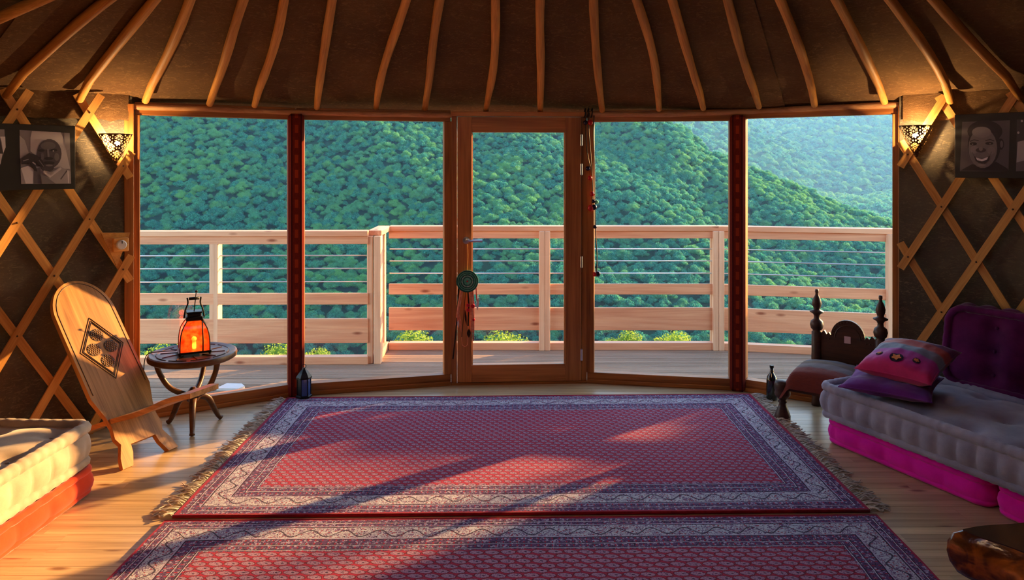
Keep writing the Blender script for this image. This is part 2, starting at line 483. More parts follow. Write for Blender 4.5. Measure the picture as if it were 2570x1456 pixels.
def localise(m, a, b, up=(0, 0, 1)):
    """turn world points into a frame with x from a to b; returns matrix"""
    M = frame_M((Vector(a)+Vector(b))/2, Vector(b)-Vector(a), up); I = M.inverted(); m.v = [tuple(I @ Vector(p)) for p in m.v]; return M
def roof_pole(p_bot, p_top, bend):
    d = (p_top-p_bot); L = d.length; d = d/L; end_r = R_CROWN+0.02
    # go on to the crown ring
    t = L
    while math.hypot(p_bot.x+d.x*t-XC, p_bot.y+d.y*t-YC) > end_r and t < 6: t += 0.02
    side = d.cross(Vector((0, 0, 1))).normalized(); pts = []; N = 18
    for i in range(N):
        s = i/(N-1); q = p_bot+d*(t*s)
        q += side*(bend[0]*math.sin(min(s*t/1.4, 1.4)*math.pi)+bend[1]*math.sin(s*t*4.1+bend[2]))
        r = math.hypot(q.x-XC, q.y-YC); q.z = ZR+0.02+TANP*(RW-r)+0.024-0.029 if s > 0.02 else q.z
        pts.append(q)
    rad = [0.021+0.006*smoothstep(0, 0.12, i/(N-1))+0.0015*math.sin(i*1.7+bend[2]*3) for i in range(N)]
    m = MB(); m.tube(pts, rad, 9); M = localise(m, pts[0], pts[-1])
    return m.build('roof_pole', M_POLE, ceiling, smooth=True, M=M)
poles = [(15, 255, 295), (200, 262, 395), (365, 248, 475), (525, 260, 613), (640, 262, 712), (795, 267, 835), (943, 270, 1020), (1065, 272, 1105),
         (1220, 274, 1245), (1357, 272, 1357), (1512, 270, 1490), (1655, 268, 1597), (1765, 266, 1685), (1905, 264, 1825), (2045, 258, 1955),
         (2220, 250, 2095), (2385, 255, 2225), (2560, 250, 2340)]
for i, (xb, yb, xt) in enumerate(poles):
    pb = on_cyl(xb, yb, 3.85); pb.z = 2.045 if 300 < xb < 2250 else 2.03; pt = on_cone(xt, 0, 0.0)
    roof_pole(pb, pt, (random.uniform(-0.03, 0.03), random.uniform(-0.008, 0.008), random.uniform(0, 6)))
pt_l = on_cone(120, 0); pb_l = pol(th_of(on_cone(0, 95))-0.10, 3.85, 2.03)
roof_pole(pb_l, pt_l, (0.01, 0.005, 1.0))
th_a = th_of(on_cyl(2560, 250, 3.85)); th_b = th_of(pb_l)+2*math.pi; NP = 26
for i in range(1, NP):
    th = th_a+(th_b-th_a)*i/NP
    roof_pole(pol(th, 3.85, 2.03), cone(th, 2.6), (random.uniform(-0.03, 0.03), 0.006, random.uniform(0, 6)))
# crown ring with its glass cap
m = MB(); zc = ZR+TANP*(RW-R_CROWN)
m.tube([pol(2*math.pi*i/40, R_CROWN, zc+0.02) for i in range(40)], 0.06, 10, closed=True)
crown = tag(m.build('trim_1', M_POLE, smooth=True), kind='structure')
m = MB(); m.grid(lambda u, v: pol(2*math.pi*u, R_CROWN+0.02, zc+0.02+0.2*v), 40, 2, closed_u=True); m.build('curb', M_FELT, crown)  # curb added to keep low sun out of the crown opening
m = MB(); m.grid(lambda u, v: pol(2*math.pi*u, (R_CROWN+0.06)*math.cos(v*1.5), zc+0.20+0.3*math.sin(v*1.5)), 40, 8, closed_u=True)
m.build('dome_pane', M_GLASS, crown, smooth=True)

# ------------------------------------------------------------------ lattice of the two side walls
def lattice(name, label, th0, z0, sp, sl, tmin, tmax):
    root = empty(name)
    for sign, r in ((1, 3.862), (-1, 3.880)):
        for k in range(-30, 31):
            z_lo, z_hi = 0.0, 2.07
            th = lambda z: math.radians(th0+sp*k+sign*sl*(z-z0))
            zs = [z for z in np.linspace(z_lo, z_hi, 90) if tmin <= th(z) <= tmax]
            if len(zs) < 6: continue
            zs = np.linspace(zs[0], zs[-1], 12)
            pts = [pol(th(z), r, z) for z in zs]; nor = [Vector((-math.sin(th(z)), -math.cos(th(z)), 0)) for z in zs]
            m = sweep_strip(pts, nor, 0.046, 0.015); M = localise(m, pts[0], pts[-1], nor[5])
            o = m.build('lattice_slat', M_SLAT, root, M=M)
    # small bolts where the slats cross
    m = MB(); cnt = 0
    for k in range(-30, 31):
        for j in range(1, 7):
            z = z0+(j-3)*sp/(2*sl); t = math.radians(th0+sp*k+(0 if (j-3) % 2 == 0 else sp/2))
            if tmin+0.01 < t < tmax-0.01 and 0.05 < z < 2.0: m.ball(pol(t, 3.853, z), 0.006, 6, 4); cnt += 1
    m.build('bolt_heads', M_CARVE, root); tag(root.children[-1], kind='stuff')
    rebase(root, (pol((tmin+tmax)/2, 3.87)))
    return tag(root, label, 'lattice')
lattice('lattice_wall', 'diamond lattice of pale wooden slats behind the leaning plank chair', -43.81, 1.31, 5.57, 8.6, math.radians(-100), TH_L-0.006)
lattice('lattice_wall', 'diamond lattice of orange wooden slats behind the purple back cushion', 41.73, 1.38, 5.55, 8.5, TH_R+0.006, math.radians(100))

# ------------------------------------------------------------------ glazed front: windows, door, posts
def seg_frame(A, B):
    u = (B-A).normalized(); n = Vector((u.y, -u.x, 0));      # n points to the inside
    return u, n
def bar_on(A, B, s0, s1, z0, z1, d0, d1, name, mat, parent, ch=0.003, vert=False):
    """box on segment A-B: s along (m), z up, d inwards"""
    u, n = seg_frame(A, B); c = A+u*((s0+s1)/2)+n*((d0+d1)/2); c.z = (z0+z1)/2; m = MB()
    if vert:
        m.box((0, 0, 0), (z1-z0, s1-s0, d1-d0), ch); M = frame_M(c, (0, 0, 1), n)
    else:
        m.box((0, 0, 0), (s1-s0, d1-d0, z1-z0), ch); M = frame_M(c, u, (0, 0, 1))
    return m.build(name, mat, parent, M=M)
def pane_on(A, B, s0, s1, z0, z1, d, parent):
    u, n = seg_frame(A, B); m = MB(); q = lambda s, z: A+u*s+n*d+Vector((0, 0, z)); m.add([q(s0, z0), q(s1, z0), q(s1, z1), q(s0, z1)], [(0, 1, 2, 3)]); return m.build('pane', M_GLASS, parent)
def s_at(px, A, B): return (on_seg(px, A, B)-A).length
def window(i, A, B, px0, px1, z_sill, z_head, stile):
    root = tag(empty('window_%d' % i), kind='structure'); L = (B-A).length; s0, s1 = s_at(px0, A, B), s_at(px1, A, B)
    bar_on(A, B, 0.005, L-0.005, 0.0, z_sill, -0.06, 0.015, 'sill', M_FRAME, root)
    bar_on(A, B, 0.005, L-0.005, 0.0, 0.03, 0.015, 0.032, 'sill_trim', M_FRAME, root)
    bar_on(A, B, 0.005, L-0.005, z_head, 2.045, -0.06, 0.006, 'header', M_FRAME, root)
    bar_on(A, B, 0.0, s0, z_sill, z_head, -0.06, 0.02, 'stile', M_FRAME, root, vert=True)
    bar_on(A, B, s1, L, z_sill, z_head, -0.06, 0.02, 'stile', M_FRAME, root, vert=True)
    pane_on(A, B, s0-0.004, s1+0.004, z_sill-0.004, z_head+0.004, -0.03, root)
    return rebase(root, (A+B)/2)
window(1, P[0], P[1], 351, 725, 0.085, 1.962, 0)
window(2, P[1], P[2], 764, 1114, 0.080, 1.962, 0)
window(3, P[3], P[4], 1491, 1830, 0.080, 1.962, 0)
window(4, P[4], P[5], 1872, 2240, 0.085, 1.975, 0)
# end jambs next to the lattice
for A, B, s0, s1, k in ((P[0], P[1], -0.055, 0.0, 2), (P[4], P[5], (P[5]-P[4]).length, (P[5]-P[4]).length+0.055, 3)):
    tag(bar_on(A, B, s0, s1, 0.0, 2.03, -0.07, 0.05, 'trim_%d' % k, M_FRAME, None, vert=True), kind='structure')
# rim poles lying on the window heads
def rim(k, pts, rad):
    m = MB(); q = catmull(pts, 8); m.tube(q, [rad*(1+0.10*math.sin(i*0.9)) for i in range(len(q))], 9); M = localise(m, q[0], q[-1])
    return tag(m.build('trim_%d' % k, M_RIM, smooth=True, M=M), kind='structure')
def on_rim(A, s, z, d=0.02): return None
def rp(A, B, t, z, d=0.01):
    u, n = seg_frame(A, B); p = A+(B-A)*t+n*d; p.z = z; return p
rim(4, [rp(P[0], P[1], -0.03, 2.012), rp(P[0], P[1], 0.5, 2.014), rp(P[0], P[1], 0.97, 2.012), rp(P[1], P[2], 0.5, 2.008), rp(P[1], P[2], 1.0, 2.008)], 0.020)
rim(5, [rp(P[3], P[4], 0.02, 2.018), rp(P[3], P[4], 0.5, 2.012), rp(P[4], P[5], 0.02, 2.022), rp(P[4], P[5], 0.5, 2.030), rp(P[4], P[5], 1.03, 2.034)], 0.021)
# posts wrapped in woven bands
for k, (Q, nA, nB) in enumerate(((P[1], P[0], P[2]), (P[4], P[3], P[5]))):
    u = (nB-nA).normalized(); n = Vector((u.y, -u.x, 0)); m = MB(); m.box((0, 0, 0), (0.108, 0.13, 2.0), 0.018)
    M = frame_M(Q+n*0.0+Vector((0, 0, 1.0)), u, (0, 0, 1))
    tag(m.build('trim_%d' % (6+k), M_KILIM, M=M), kind='structure')
# a strip of felt hangs over the joint of roof and wall
for t0, t1 in ((TH_L-0.01, math.radians(-100)), (TH_R+0.01, math.radians(100))):
    m = MB()
    m.grid(lambda u, v: pol(t0+(t1-t0)*u, 3.905+0.008*mnoise.noise(Vector((u*40, v*3, 2))), 2.09-(0.17+0.012*mnoise.noise(Vector((u*60, 0, 9))))*v), 80, 6)
    m.build('felt_valance', M_FELT, ceiling, smooth=True)
# door: frame, leaf, glass, ironmongery
A, B = P[2], P[3]; L = (B-A).length
tag(bar_on(A, B, 0.0, s_at(1148, A, B)-0.004, 0.0, 2.0, -0.06, 0.02, 'trim_8', M_DOOR, None, vert=True), kind='structure')
tag(bar_on(A, B, s_at(1457, A, B)+0.004, L, 0.0, 2.0, -0.06, 0.02, 'trim_9', M_FRAME, None, vert=True), kind='structure')
tag(bar_on(A, B, 0.0, L, 2.0, 2.035, -0.06, 0.035, 'trim_10', M_DOOR, None), kind='structure')
tag(bar_on(A, B, 0.0, L, -0.01, 0.018, -0.07, 0.03, 'trim_11', M_FRAME, None), kind='structure')
door = tag(empty('door_1'), kind='structure')
s0, s1 = s_at(1148, A, B), s_at(1457, A, B); g0, g1 = s_at(1184, A, B), s_at(1418, A, B)
zb, zt, zg0, zg1 = 0.022, 1.995, 0.150, 1.882
bar_on(A, B, s0, g0, zb, zt, -0.03, 0.035, 'door_stile', M_DOOR, door, vert=True)
bar_on(A, B, g1, s1, zb, zt, -0.03, 0.035, 'door_stile', M_DOOR, door, vert=True)
bar_on(A, B, g0, g1, zb, zg0, -0.03, 0.033, 'door_rail', M_DOOR, door)
bar_on(A, B, g0, g1, zg1, zt, -0.03, 0.033, 'door_rail', M_DOOR, door)
pane_on(A, B, g0-0.004, g1+0.004, zg0-0.004, zg1+0.004, 0.003, door)
u, n = seg_frame(A, B)
for (a, b, c, d) in ((g0, g0+0.008, zg0, zg1), (g1-0.008, g1, zg0, zg1)): bar_on(A, B, a, b, c, d, -0.02, 0.020, 'glazing_bead', M_DOOR, door, vert=True)
hp = A+u*s_at(1170, A, B); hz = HC-(602-HY)/F_PX*hp.y
m = MB(); m.lathe([(0.0, 0), (0.026, 0), (0.026, 0.008), (0.010, 0.010), (0.010, 0.05), (0.0, 0.05)], (0, 0, 0), 16, frame_M((0, 0, 0), u, n).to_3x3())
m.tube(catmull([n*0.045, n*0.050+u*0.02, n*0.050+u*0.12], 4), [0.010]*9, 8)
h = m.build('door_handle', M_STEEL, door, smooth=True, M=Matrix.Translation(Vector((hp.x, hp.y, hz))+n*0.035)); autosmooth(h)
for pz in (352, 425, 656, 888):
    z = HC-(pz-HY)/F_PX*5.55; bar_on(A, B, s1-0.006, s1+0.010, z-0.045, z+0.045, 0.028, 0.044, 'hinge', M_STEEL, door, ch=0.004)
rebase(door, A+(B-A)*0.5)
# ------------------------------------------------------------------ deck and railing outside
ZD = -0.10
deck = tag(empty('deck'), kind='structure')
deck_meshes = {}
def deck_board(x0, x1, y):
    k = round(x1-x0, 3)
    if k not in deck_meshes:
        mb = MB()
        for j in range(3): mb.box((0, -0.038+0.038*j, 0), (k, 0.034, 0.028), 0.004)
        mb.box((0, 0, -0.003), (k, 0.108, 0.02)); me = bpy.data.meshes.new('deck_board'); me.from_pydata(mb.v, [], mb.f); me.materials.append(M_DECK); deck_meshes[k] = me
    o = bpy.data.objects.new('deck_board', deck_meshes[k]); COL.objects.link(o); o.parent = deck; o.location = ((x0+x1)/2, y, ZD-0.014)
yy = 4.35
while yy < 7.02:
    lo = -4.6 if yy < 6.44 else -1.22
    cut = -0.4+(0.9 if int(yy*8) % 2 else 0)
    deck_board(lo, cut-0.002, yy); deck_board(cut+0.002, 4.6, yy); yy += 0.122
for x in (-4.0, -2.5, -0.9, 0.7, 2.3, 3.9):
    beam('joist', (x, 4.3, ZD-0.09), (x, 6.42 if x < -1.3 else 7.0, ZD-0.09), 0.08, 0.12, M_POST, deck)
rebase(deck, (0, 5.6, ZD))

rail = empty('deck_railing')
ZB = [(0.296-0.211, 0.296), (0.42, 0.518)]
def rail_span(A, B, n_in):
    """horizontal members from A to B; n_in points to the house"""
    A, B = Vector(A), Vector(B); up = (0, 0, 1)
    def pc(z, d): return (A+n_in*d+Vector((0, 0, z)), B+n_in*d+Vector((0, 0, z)))
    a, b = pc(1.038, 0.0); beam('cap_rail', a, b, 0.13, 0.046, M_RAIL, rail)
    a, b = pc(0.980, 0.035); beam('top_board', a, b, 0.032, 0.068, M_RAIL, rail)
    a, b = pc((0.085+0.296)/2, 0.035); beam('wide_board', a, b, 0.030, 0.211, M_RAIL, rail)
    a, b = pc(0.469, 0.035); beam('narrow_board', a, b, 0.030, 0.098, M_RAIL, rail)
    a, b = pc(-0.066, 0.02); beam('bottom_rail', a, b, 0.085, 0.068, M_RAIL, rail)
    for z in (0.841, 0.728, 0.612):
        a, b = pc(z, 0.0); m = MB(); m.tube([a, b], 0.0055, 6); m.build('cable', M_WIRE, rail, smooth=True)
def post(x, y, w=0.09, d=0.09, z0=ZD, z1=1.015): 
    m = MB(); m.box((0, 0, 0), (z1-z0, d, w), 0.004); M = frame_M((x, y, (z0+z1)/2), (0, 0, 1), (1, 0, 0)); return m.build('post', M_POST, rail, M=M)
YL, YM = 6.47, 6.96
nf = Vector((0, -1, 0))
XQ = -1.205
rail_span((-4.6, YL-0.05, 0), (XQ-0.05, YL, 0), nf)
rail_span((XQ+0.05, YM, 0), (1.94, YM, 0), nf)
XR, YR = 3.42, 6.66
dr = (Vector((XR, YR, 0))-Vector((1.94, YM, 0))).normalized()
rail_span((1.94, YM, 0), Vector((1.94, YM, 0))+dr*2.8, Vector((dr.y, -dr.x, 0)))
xl = lambda px, Y: (px-CX)/F_PX*Y
post(xl(544, YL), YL-0.02, 0.075, 0.10); post(xl(930, YL), YL-0.01, 0.05, 0.05); post(xl(945, YL)+0.015, YL, 0.06, 0.10); post(xl(958, YM)-0.0, YM, 0.07, 0.08)
for a in (-3.5, -4.5): post(a, YL-0.03, 0.075, 0.10)
post(xl(1359, YM), YM-0.055, 0.052, 0.055); post(xl(1373, YM), YM-0.055, 0.05, 0.055); post(xl(1366, YM), YM+0.04, 0.09, 0.06)
post(xl(1791, YM), YM-0.055, 0.05, 0.055); post(xl(1805, YM), YM-0.058, 0.05, 0.055); post(xl(1798, YM), YM+0.04, 0.09, 0.06)
post(XR-0.01, YR-0.05, 0.10, 0.06); post(XR+0.09, YR-0.07, 0.07, 0.06)
# the short return between the two front lines
for (z, h, wd) in ((1.038, 0.046, 0.12), (-0.066, 0.068, 0.085)):
    beam('return_rail', (XQ, YL, z), (XQ, YM, z), wd, h, M_RAIL, rail)
rebase(rail, (0, 6.96, ZD)); tag(rail, 'pale larch deck railing with steel cables and wide lower boards', 'railing')

# folded white sheets left on the deck
m = MB(); c = fl(540, 976, ZD); m.prism([(-0.12, -0.05), (0.0, -0.07), (0.02, 0.03), (-0.05, 0.09)], 0.012)
sheet = empty('white_sheet'); o = m.build('folded_half', M_WHITE, sheet, M=Matrix.Translation((0, 0, 0.007)))
m = MB(); m.prism([(0.03, -0.05), (0.2, -0.06), (0.23, 0.0), (0.18, 0.07), (0.06, 0.08)], 0.02); m.build('flat_half', M_WHITE, sheet, M=Matrix.Translation((0, 0, 0.011)))
sheet.location = (c.x+0.0, c.y, ZD); tag(sheet, 'crumpled white sheet lying on the deck boards outside the left window', 'sheet')

# ------------------------------------------------------------------ valley and hills
def interp(x, xs, ys): return float(np.interp(x, xs, ys))
CREST_PX = [-600, 0, 900, 1300, 1450, 1560, 1674, 1723, 1783, 1823, 1875, 1935, 1996, 2057, 2111, 2178, 2236, 2500, 3000]
CREST_PY = [-60, 60, 150, 200, 250, 275, 302, 326, 383, 392, 420, 440, 460, 486, 508, 530, 552, 640, 800]
CREST_D = [440, 435, 430, 425, 418, 410, 404, 398, 392, 388, 382, 375, 368, 361, 355, 348, 342, 320, 290]
C2_PX = [1300, 1560, 1700, 1800, 1880, 1960, 2010, 2060, 2110, 2200, 2400]
C2_PY = [200, 210, 235, 268, 318, 350, 386, 432, 470, 520, 600]
def hill_z(x, y):
    """ground height; x, y may be arrays"""
    x = np.asarray(x, float); y = np.asarray(y, float); q = np.where(y > 5, x/np.maximum(y, 5.0), x/5.0); px = CX+F_PX*q
    cd = np.interp(px, CREST_PX, CREST_D); cs = -(np.interp(px, CREST_PX, CREST_PY)-HY)/F_PX; cz = HC+cs*cd-4.5
    # our own slope falls away from the deck into the valley
    near = -1.6-np.clip(y-8, 0, None)*0.34
    near = np.maximum(near, -60)
    t = np.clip((y-205)/(cd-205), 0, 1); face = -60+(cz+60)*t
    front = np.where(y < 205, near, face)
    # behind the crest the ground drops and the second hill rises
    back = cz-np.clip(y-cd, 0, 140)*0.35
    d2 = 1500.0; s2 = -(np.interp(px, C2_PX, C2_PY)-HY)/F_PX; z2 = HC+s2*d2-9
    h2 = z2-np.abs(y-d2)*0.32
    d3 = 2600.0; z3 = HC+0.115*d3+0*px; h3 = z3-np.clip(d3-y, 0, None)*0.30
    beh = np.maximum(np.maximum(back, h2), np.maximum(h3, -70))
    z = np.where(y > cd, beh, front)
    return z
def rough(x, y):
    return 3.0*np.sin(x*0.031+1.0)*np.sin(y*0.027+0.5)+1.6*np.sin(x*0.071+y*0.055)
# ground mesh, a polar grid that is fine near and coarse far
qs = np.linspace(-1.6, 1.6, 120); ys = np.concatenate([np.linspace(7.3, 40, 14), np.linspace(50, 190, 12), np.linspace(198, 450, 48), np.linspace(470, 2900, 60)])
QQ, YY = np.meshgrid(qs, ys); XX = QQ*YY; ZZ = hill_z(XX, YY)+np.where(YY > 230, rough(XX, YY), 0)
verts = np.stack([XX, YY, ZZ], -1).reshape(-1, 3); nq = len(qs)
faces = [(j*nq+i, j*nq+i+1, (j+1)*nq+i+1, (j+1)*nq+i) for j in range(len(ys)-1) for i in range(nq-1)]
n = NT('forest floor'); g = n.noise(n.coord('Object'), 0.08, 4); n.principled(n.mix(g, rgb(30, 70, 50), rgb(52, 92, 56)), 1.0, spec=0.0); M_GROUND = n.m
me = bpy.data.meshes.new('hillside'); me.from_pydata(verts.tolist(), [], faces); me.materials.append(M_GROUND); me.shade_smooth()
hills = tag(link('hillside', me), kind='structure')

def leaf_mat(name, c1, c2, c3, trans=0.25):
    n = NT(name); v = n.coord('Object'); geo = n.new('ShaderNodeNewGeometry'); r = E(n, geo.outputs['Random Per Island']); ro = n.random()
    big = n.noise(n.mapping(geo.outputs['Position'], (0.012, 0.012, 0.03)), 1.0, 3)
    col = n.mix(r, c1, c2); col = n.mix(n.ramp(big*0.7+ro*0.3, [(0.42, (0, 0, 0, 1)), (0.70, (1, 1, 1, 1))]), col, c3)
    p = n.principled(col, 0.7, spec=0.25)
    tr = n.new('ShaderNodeBsdfTranslucent'); n.link(col, tr.inputs[0]); mx = n.new('ShaderNodeMixShader'); mx.inputs[0].default_value = trans
    n.link(p.outputs[0], mx.inputs[1]); n.link(tr.outputs[0], mx.inputs[2]); n.link(mx.outputs[0], n.out.inputs['Surface']); return n.m
M_LEAF = leaf_mat('oak leaves', rgb(10, 84, 76), rgb(78, 180, 144), rgb(108, 172, 96), 0.55)
M_LEAF2 = leaf_mat('shrub leaves', rgb(96, 138, 40), rgb(170, 190, 70), rgb(150, 176, 60), 0.4)
M_BARK = plain('bark', rgb(70, 56, 42), 0.9)

def crown_arrays(seed, n_leaf, n_core=1, leaf=0.16):
    """unit crown: lobes of leafy tufts; returns verts, tris"""
    r = np.random.default_rng(seed); V = []; T = []
    lobes = [np.array([0, 0, 0.05])]+[np.array([math.cos(a)*0.55, math.sin(a)*0.55, r.uniform(-0.15, 0.3)]) for a in r.uniform(0, 6.28, 5)]
    lobes.append(np.array([r.uniform(-0.15, 0.15), r.uniform(-0.15, 0.15), 0.5])); rad = [0.62]+[r.uniform(0.36, 0.5) for _ in range(5)]+[0.42]
    for c, rr in zip(lobes, rad):      # solid hearts so that the crown is not see-through
        b = bmesh.new(); bmesh.ops.create_icosphere(b, subdivisions=1, radius=rr*0.64); b.verts.ensure_lookup_table()
        o = len(V); V += [list(np.array(v.co)*(1+r.uniform(-0.12, 0.12))+c) for v in b.verts]; T += [[o+v.index for v in f.verts] for f in b.faces]; b.free()
    per = np.array(rad)**2; per = per/per.sum()
    for c, rr, pr in zip(lobes, rad, per):
        for _ in range(int(n_leaf*pr)):
            d = r.normal(size=3); d[2] = abs(d[2])*0.9-0.25; d /= np.linalg.norm(d); p = c+d*rr*r.uniform(0.72, 1.08)
            nrm = d+r.normal(size=3)*0.55; nrm /= np.linalg.norm(nrm); a = np.cross(nrm, r.normal(size=3)); a /= np.linalg.norm(a); b2 = np.cross(nrm, a)
            s = leaf*r.uniform(0.6, 1.35); o = len(V)
            V += [list(p+a*s), list(p-a*s*0.5+b2*s*0.8), list(p-a*s*0.5-b2*s*0.8)]; T += [[o, o+1, o+2]]
    return np.array(V), np.array(T)
KINDS = [crown_arrays(s, 2200, leaf=0.060) for s in (1, 2, 3, 4, 5, 6)]
crown_me = []
for i, (V, T) in enumerate(KINDS):
    me = bpy.data.meshes.new('crown'); me.from_pydata(V.tolist(), [], T.tolist()); me.materials.append(M_LEAF); crown_me.append(me)
mb = MB(); mb.tube([(0, 0, -1.6), (0.03, 0, -0.8), (0, 0.02, 0.1)], [0.09, 0.07, 0.04], 6); trunk_me = bpy.data.meshes.new('trunk'); trunk_me.from_pydata(mb.v, [], mb.f); trunk_me.materials.append(M_BARK)
# scatter tree places on the slopes that face the house
spots = []
for (d0, d1, step, far) in ((190, 460, 3.05, False), (620, 2620, 15.0, True)):
    y = d0
    while y < d1:
        x = -0.98*y
        while x < 0.90*y:
            xx, y2 = x+rng.uniform(-0.5, 0.5)*step, y+rng.uniform(-0.55, 0.55)*step; px = CX+F_PX*xx/y2
            cd = np.interp(px, CREST_PX, CREST_D); ok = -500 < px < 2950
            if not far: ok = ok and y2 < cd+8
            else: ok = ok and y2 > cd+60 and px > 1340 and float(hill_z(xx, y2+25)) > float(hill_z(xx, y2))-3
            if ok:
                z = float(hill_z(xx, y2))+(float(rough(xx, y2)) if y2 > 230 else 0); spots.append((xx, y2, z, far, rng.uniform(0.7, 1.35)))
            x += step
        y += step*0.9
near_s = sorted([s for s in spots if not s[3]], key=lambda s: s[1])
def vis(s):
    py = HY+F_PX*(HC-(s[2]+4))/s[1]; return py < 875
near_v = [s for s in near_s if vis(s)]
inv = lambda s: 345 < CX+F_PX*s[0]/s[1] < 2245
single = [s for s in near_v if inv(s)][:290]; ids = {id(s) for s in single}
many = [s for s in near_s if id(s) not in ids and HY+F_PX*(HC-(s[2]+4))/s[1] < 960]+[s for s in spots if s[3]]
for i, (x, y, z, far, sc) in enumerate(single):
    o = bpy.data.objects.new('tree', crown_me[i % 6]); COL.objects.link(o)
    t = bpy.data.objects.new('hillside_tree', None); COL.objects.link(t); t.location = (x, y, z); t.empty_display_size = 1
    t.scale = (sc, sc, sc); t.rotation_euler = (0, 0, rng.uniform(0, 6.28))
    o.name = 'crown'; o.parent = t; o.location = (0, 0, 2.6); o.scale = (2.35, 2.35, 2.1)
    k = bpy.data.objects.new('trunk', trunk_me); COL.objects.link(k); k.parent = t; k.location = (0, 0, 1.9); k.scale = (1.3, 1.3, 1.3)
    tag(t, 'round leafy tree low on the wooded slope seen through the deck railing', 'tree', 'trees low on the wooded slope')
kinds = [o for o in COL.objects if o.name.startswith('crown')][:6]
def canopy(name, spots, size, label):
    """the rest of the wood: the same six crowns set out on points"""
    me = bpy.data.meshes.new(name); N = len(spots); A_ = np.array([s[:3] for s in spots]); sc = np.array([s[4] for s in spots]); A_[:, 2] += 4.2*sc*size/4.0
    me.vertices.add(N); me.vertices.foreach_set('co', A_.astype(np.float32).ravel())
    at = me.attributes.new('size', 'FLOAT_VECTOR', 'POINT'); at.data.foreach_set('vector', np.stack([sc*size, sc*size, sc*size*0.85], 1).astype(np.float32).ravel())
    at = me.attributes.new('turn', 'FLOAT_VECTOR', 'POINT'); at.data.foreach_set('vector', np.stack([rng.uniform(-0.2, 0.2, N), rng.uniform(-0.2, 0.2, N), rng.uniform(0, 6.28, N)], 1).astype(np.float32).ravel())
    me.materials.append(M_LEAF); o = link(name, me)
    g = bpy.data.node_groups.new(name, 'GeometryNodeTree'); g.interface.new_socket('Geometry', in_out='INPUT', socket_type='NodeSocketGeometry'); g.interface.new_socket('Geometry', in_out='OUTPUT', socket_type='NodeSocketGeometry')
    gi, go = g.nodes.new('NodeGroupInput'), g.nodes.new('NodeGroupOutput'); ip = g.nodes.new('GeometryNodeInstanceOnPoints'); jn = g.nodes.new('GeometryNodeJoinGeometry')
    for k in kinds[::-1]:
        oi = g.nodes.new('GeometryNodeObjectInfo'); oi.inputs['Object'].default_value = k; oi.inputs['As Instance'].default_value = True; g.links.new(oi.outputs['Geometry'], jn.inputs[0])
    def attr(n_):
        q = g.nodes.new('GeometryNodeInputNamedAttribute'); q.data_type = 'FLOAT_VECTOR'; q.inputs['Name'].default_value = n_; return q.outputs[0]
    er = g.nodes.new('FunctionNodeEulerToRotation'); g.links.new(attr('turn'), er.inputs[0])
    ip.inputs['Pick Instance'].default_value = True
    g.links.new(gi.outputs[0], ip.inputs['Points']); g.links.new(jn.outputs[0], ip.inputs['Instance']); g.links.new(er.outputs[0], ip.inputs['Rotation']); g.links.new(attr('size'), ip.inputs['Scale'])
    g.links.new(ip.outputs[0], go.inputs[0]); md = o.modifiers.new('wood', 'NODES'); md.node_group = g
    return tag(o, label, 'forest', kind='stuff')
canopy('forest_canopy', [s for s in many if not s[3]], 2.3, 'dense green oak forest covering the hillside across the valley')
canopy('forest_canopy', [s for s in many if s[3]], 8.4, 'hazy blue forest on the farther ridges at upper right')
print('TREES', len(single), len(many))

# sunlit shrubs whose tops show between deck and lowest board
def shrub(px, py, Y, r, label, seed):
    p = dp(px, py, Y); V, T = crown_arrays(seed, 4200, leaf=0.034); root = empty('shrub', (p.x, Y, p.z-r*1.9))
    me = bpy.data.meshes.new('foliage'); me.from_pydata((V*np.array([r, r, r*0.9])).tolist(), [], T.tolist()); me.materials.append(M_LEAF2)
    link('foliage', me, root, Matrix.Translation((0, 0, r*1.15)))
    m = MB(); m.tube([(0, 0, -0.9), (0.03, 0.02, 0.3), (0, 0, r*1.1)], [0.05, 0.04, 0.02], 7); m.build('stem', M_BARK, root); tag(root, label, 'shrub', 'sunlit shrubs below the deck'); return root
shrub(690, 868, 9.2, 0.55, 'sunlit shrub top under the railing beside the left wrapped post', 41)
shrub(800, 880, 8.8, 0.35, 'small yellow green shrub right of the left wrapped post', 42)
shrub(1020, 838, 9.6, 0.60, 'bright yellow green shrub under the railing left of the door', 43)
shrub(1240, 838, 9.8, 0.58, 'bright shrub seen through the lower part of the door glass', 44)
shrub(1580, 836, 10.5, 0.42, 'rounded pale shrub under the railing right of the door', 45)
shrub(1690, 838, 10.8, 0.52, 'bushy pale shrub under the railing left of the right wrapped post', 46)
shrub(400, 872, 8.6, 0.5, 'shadowed shrub below the railing behind the side table', 47)
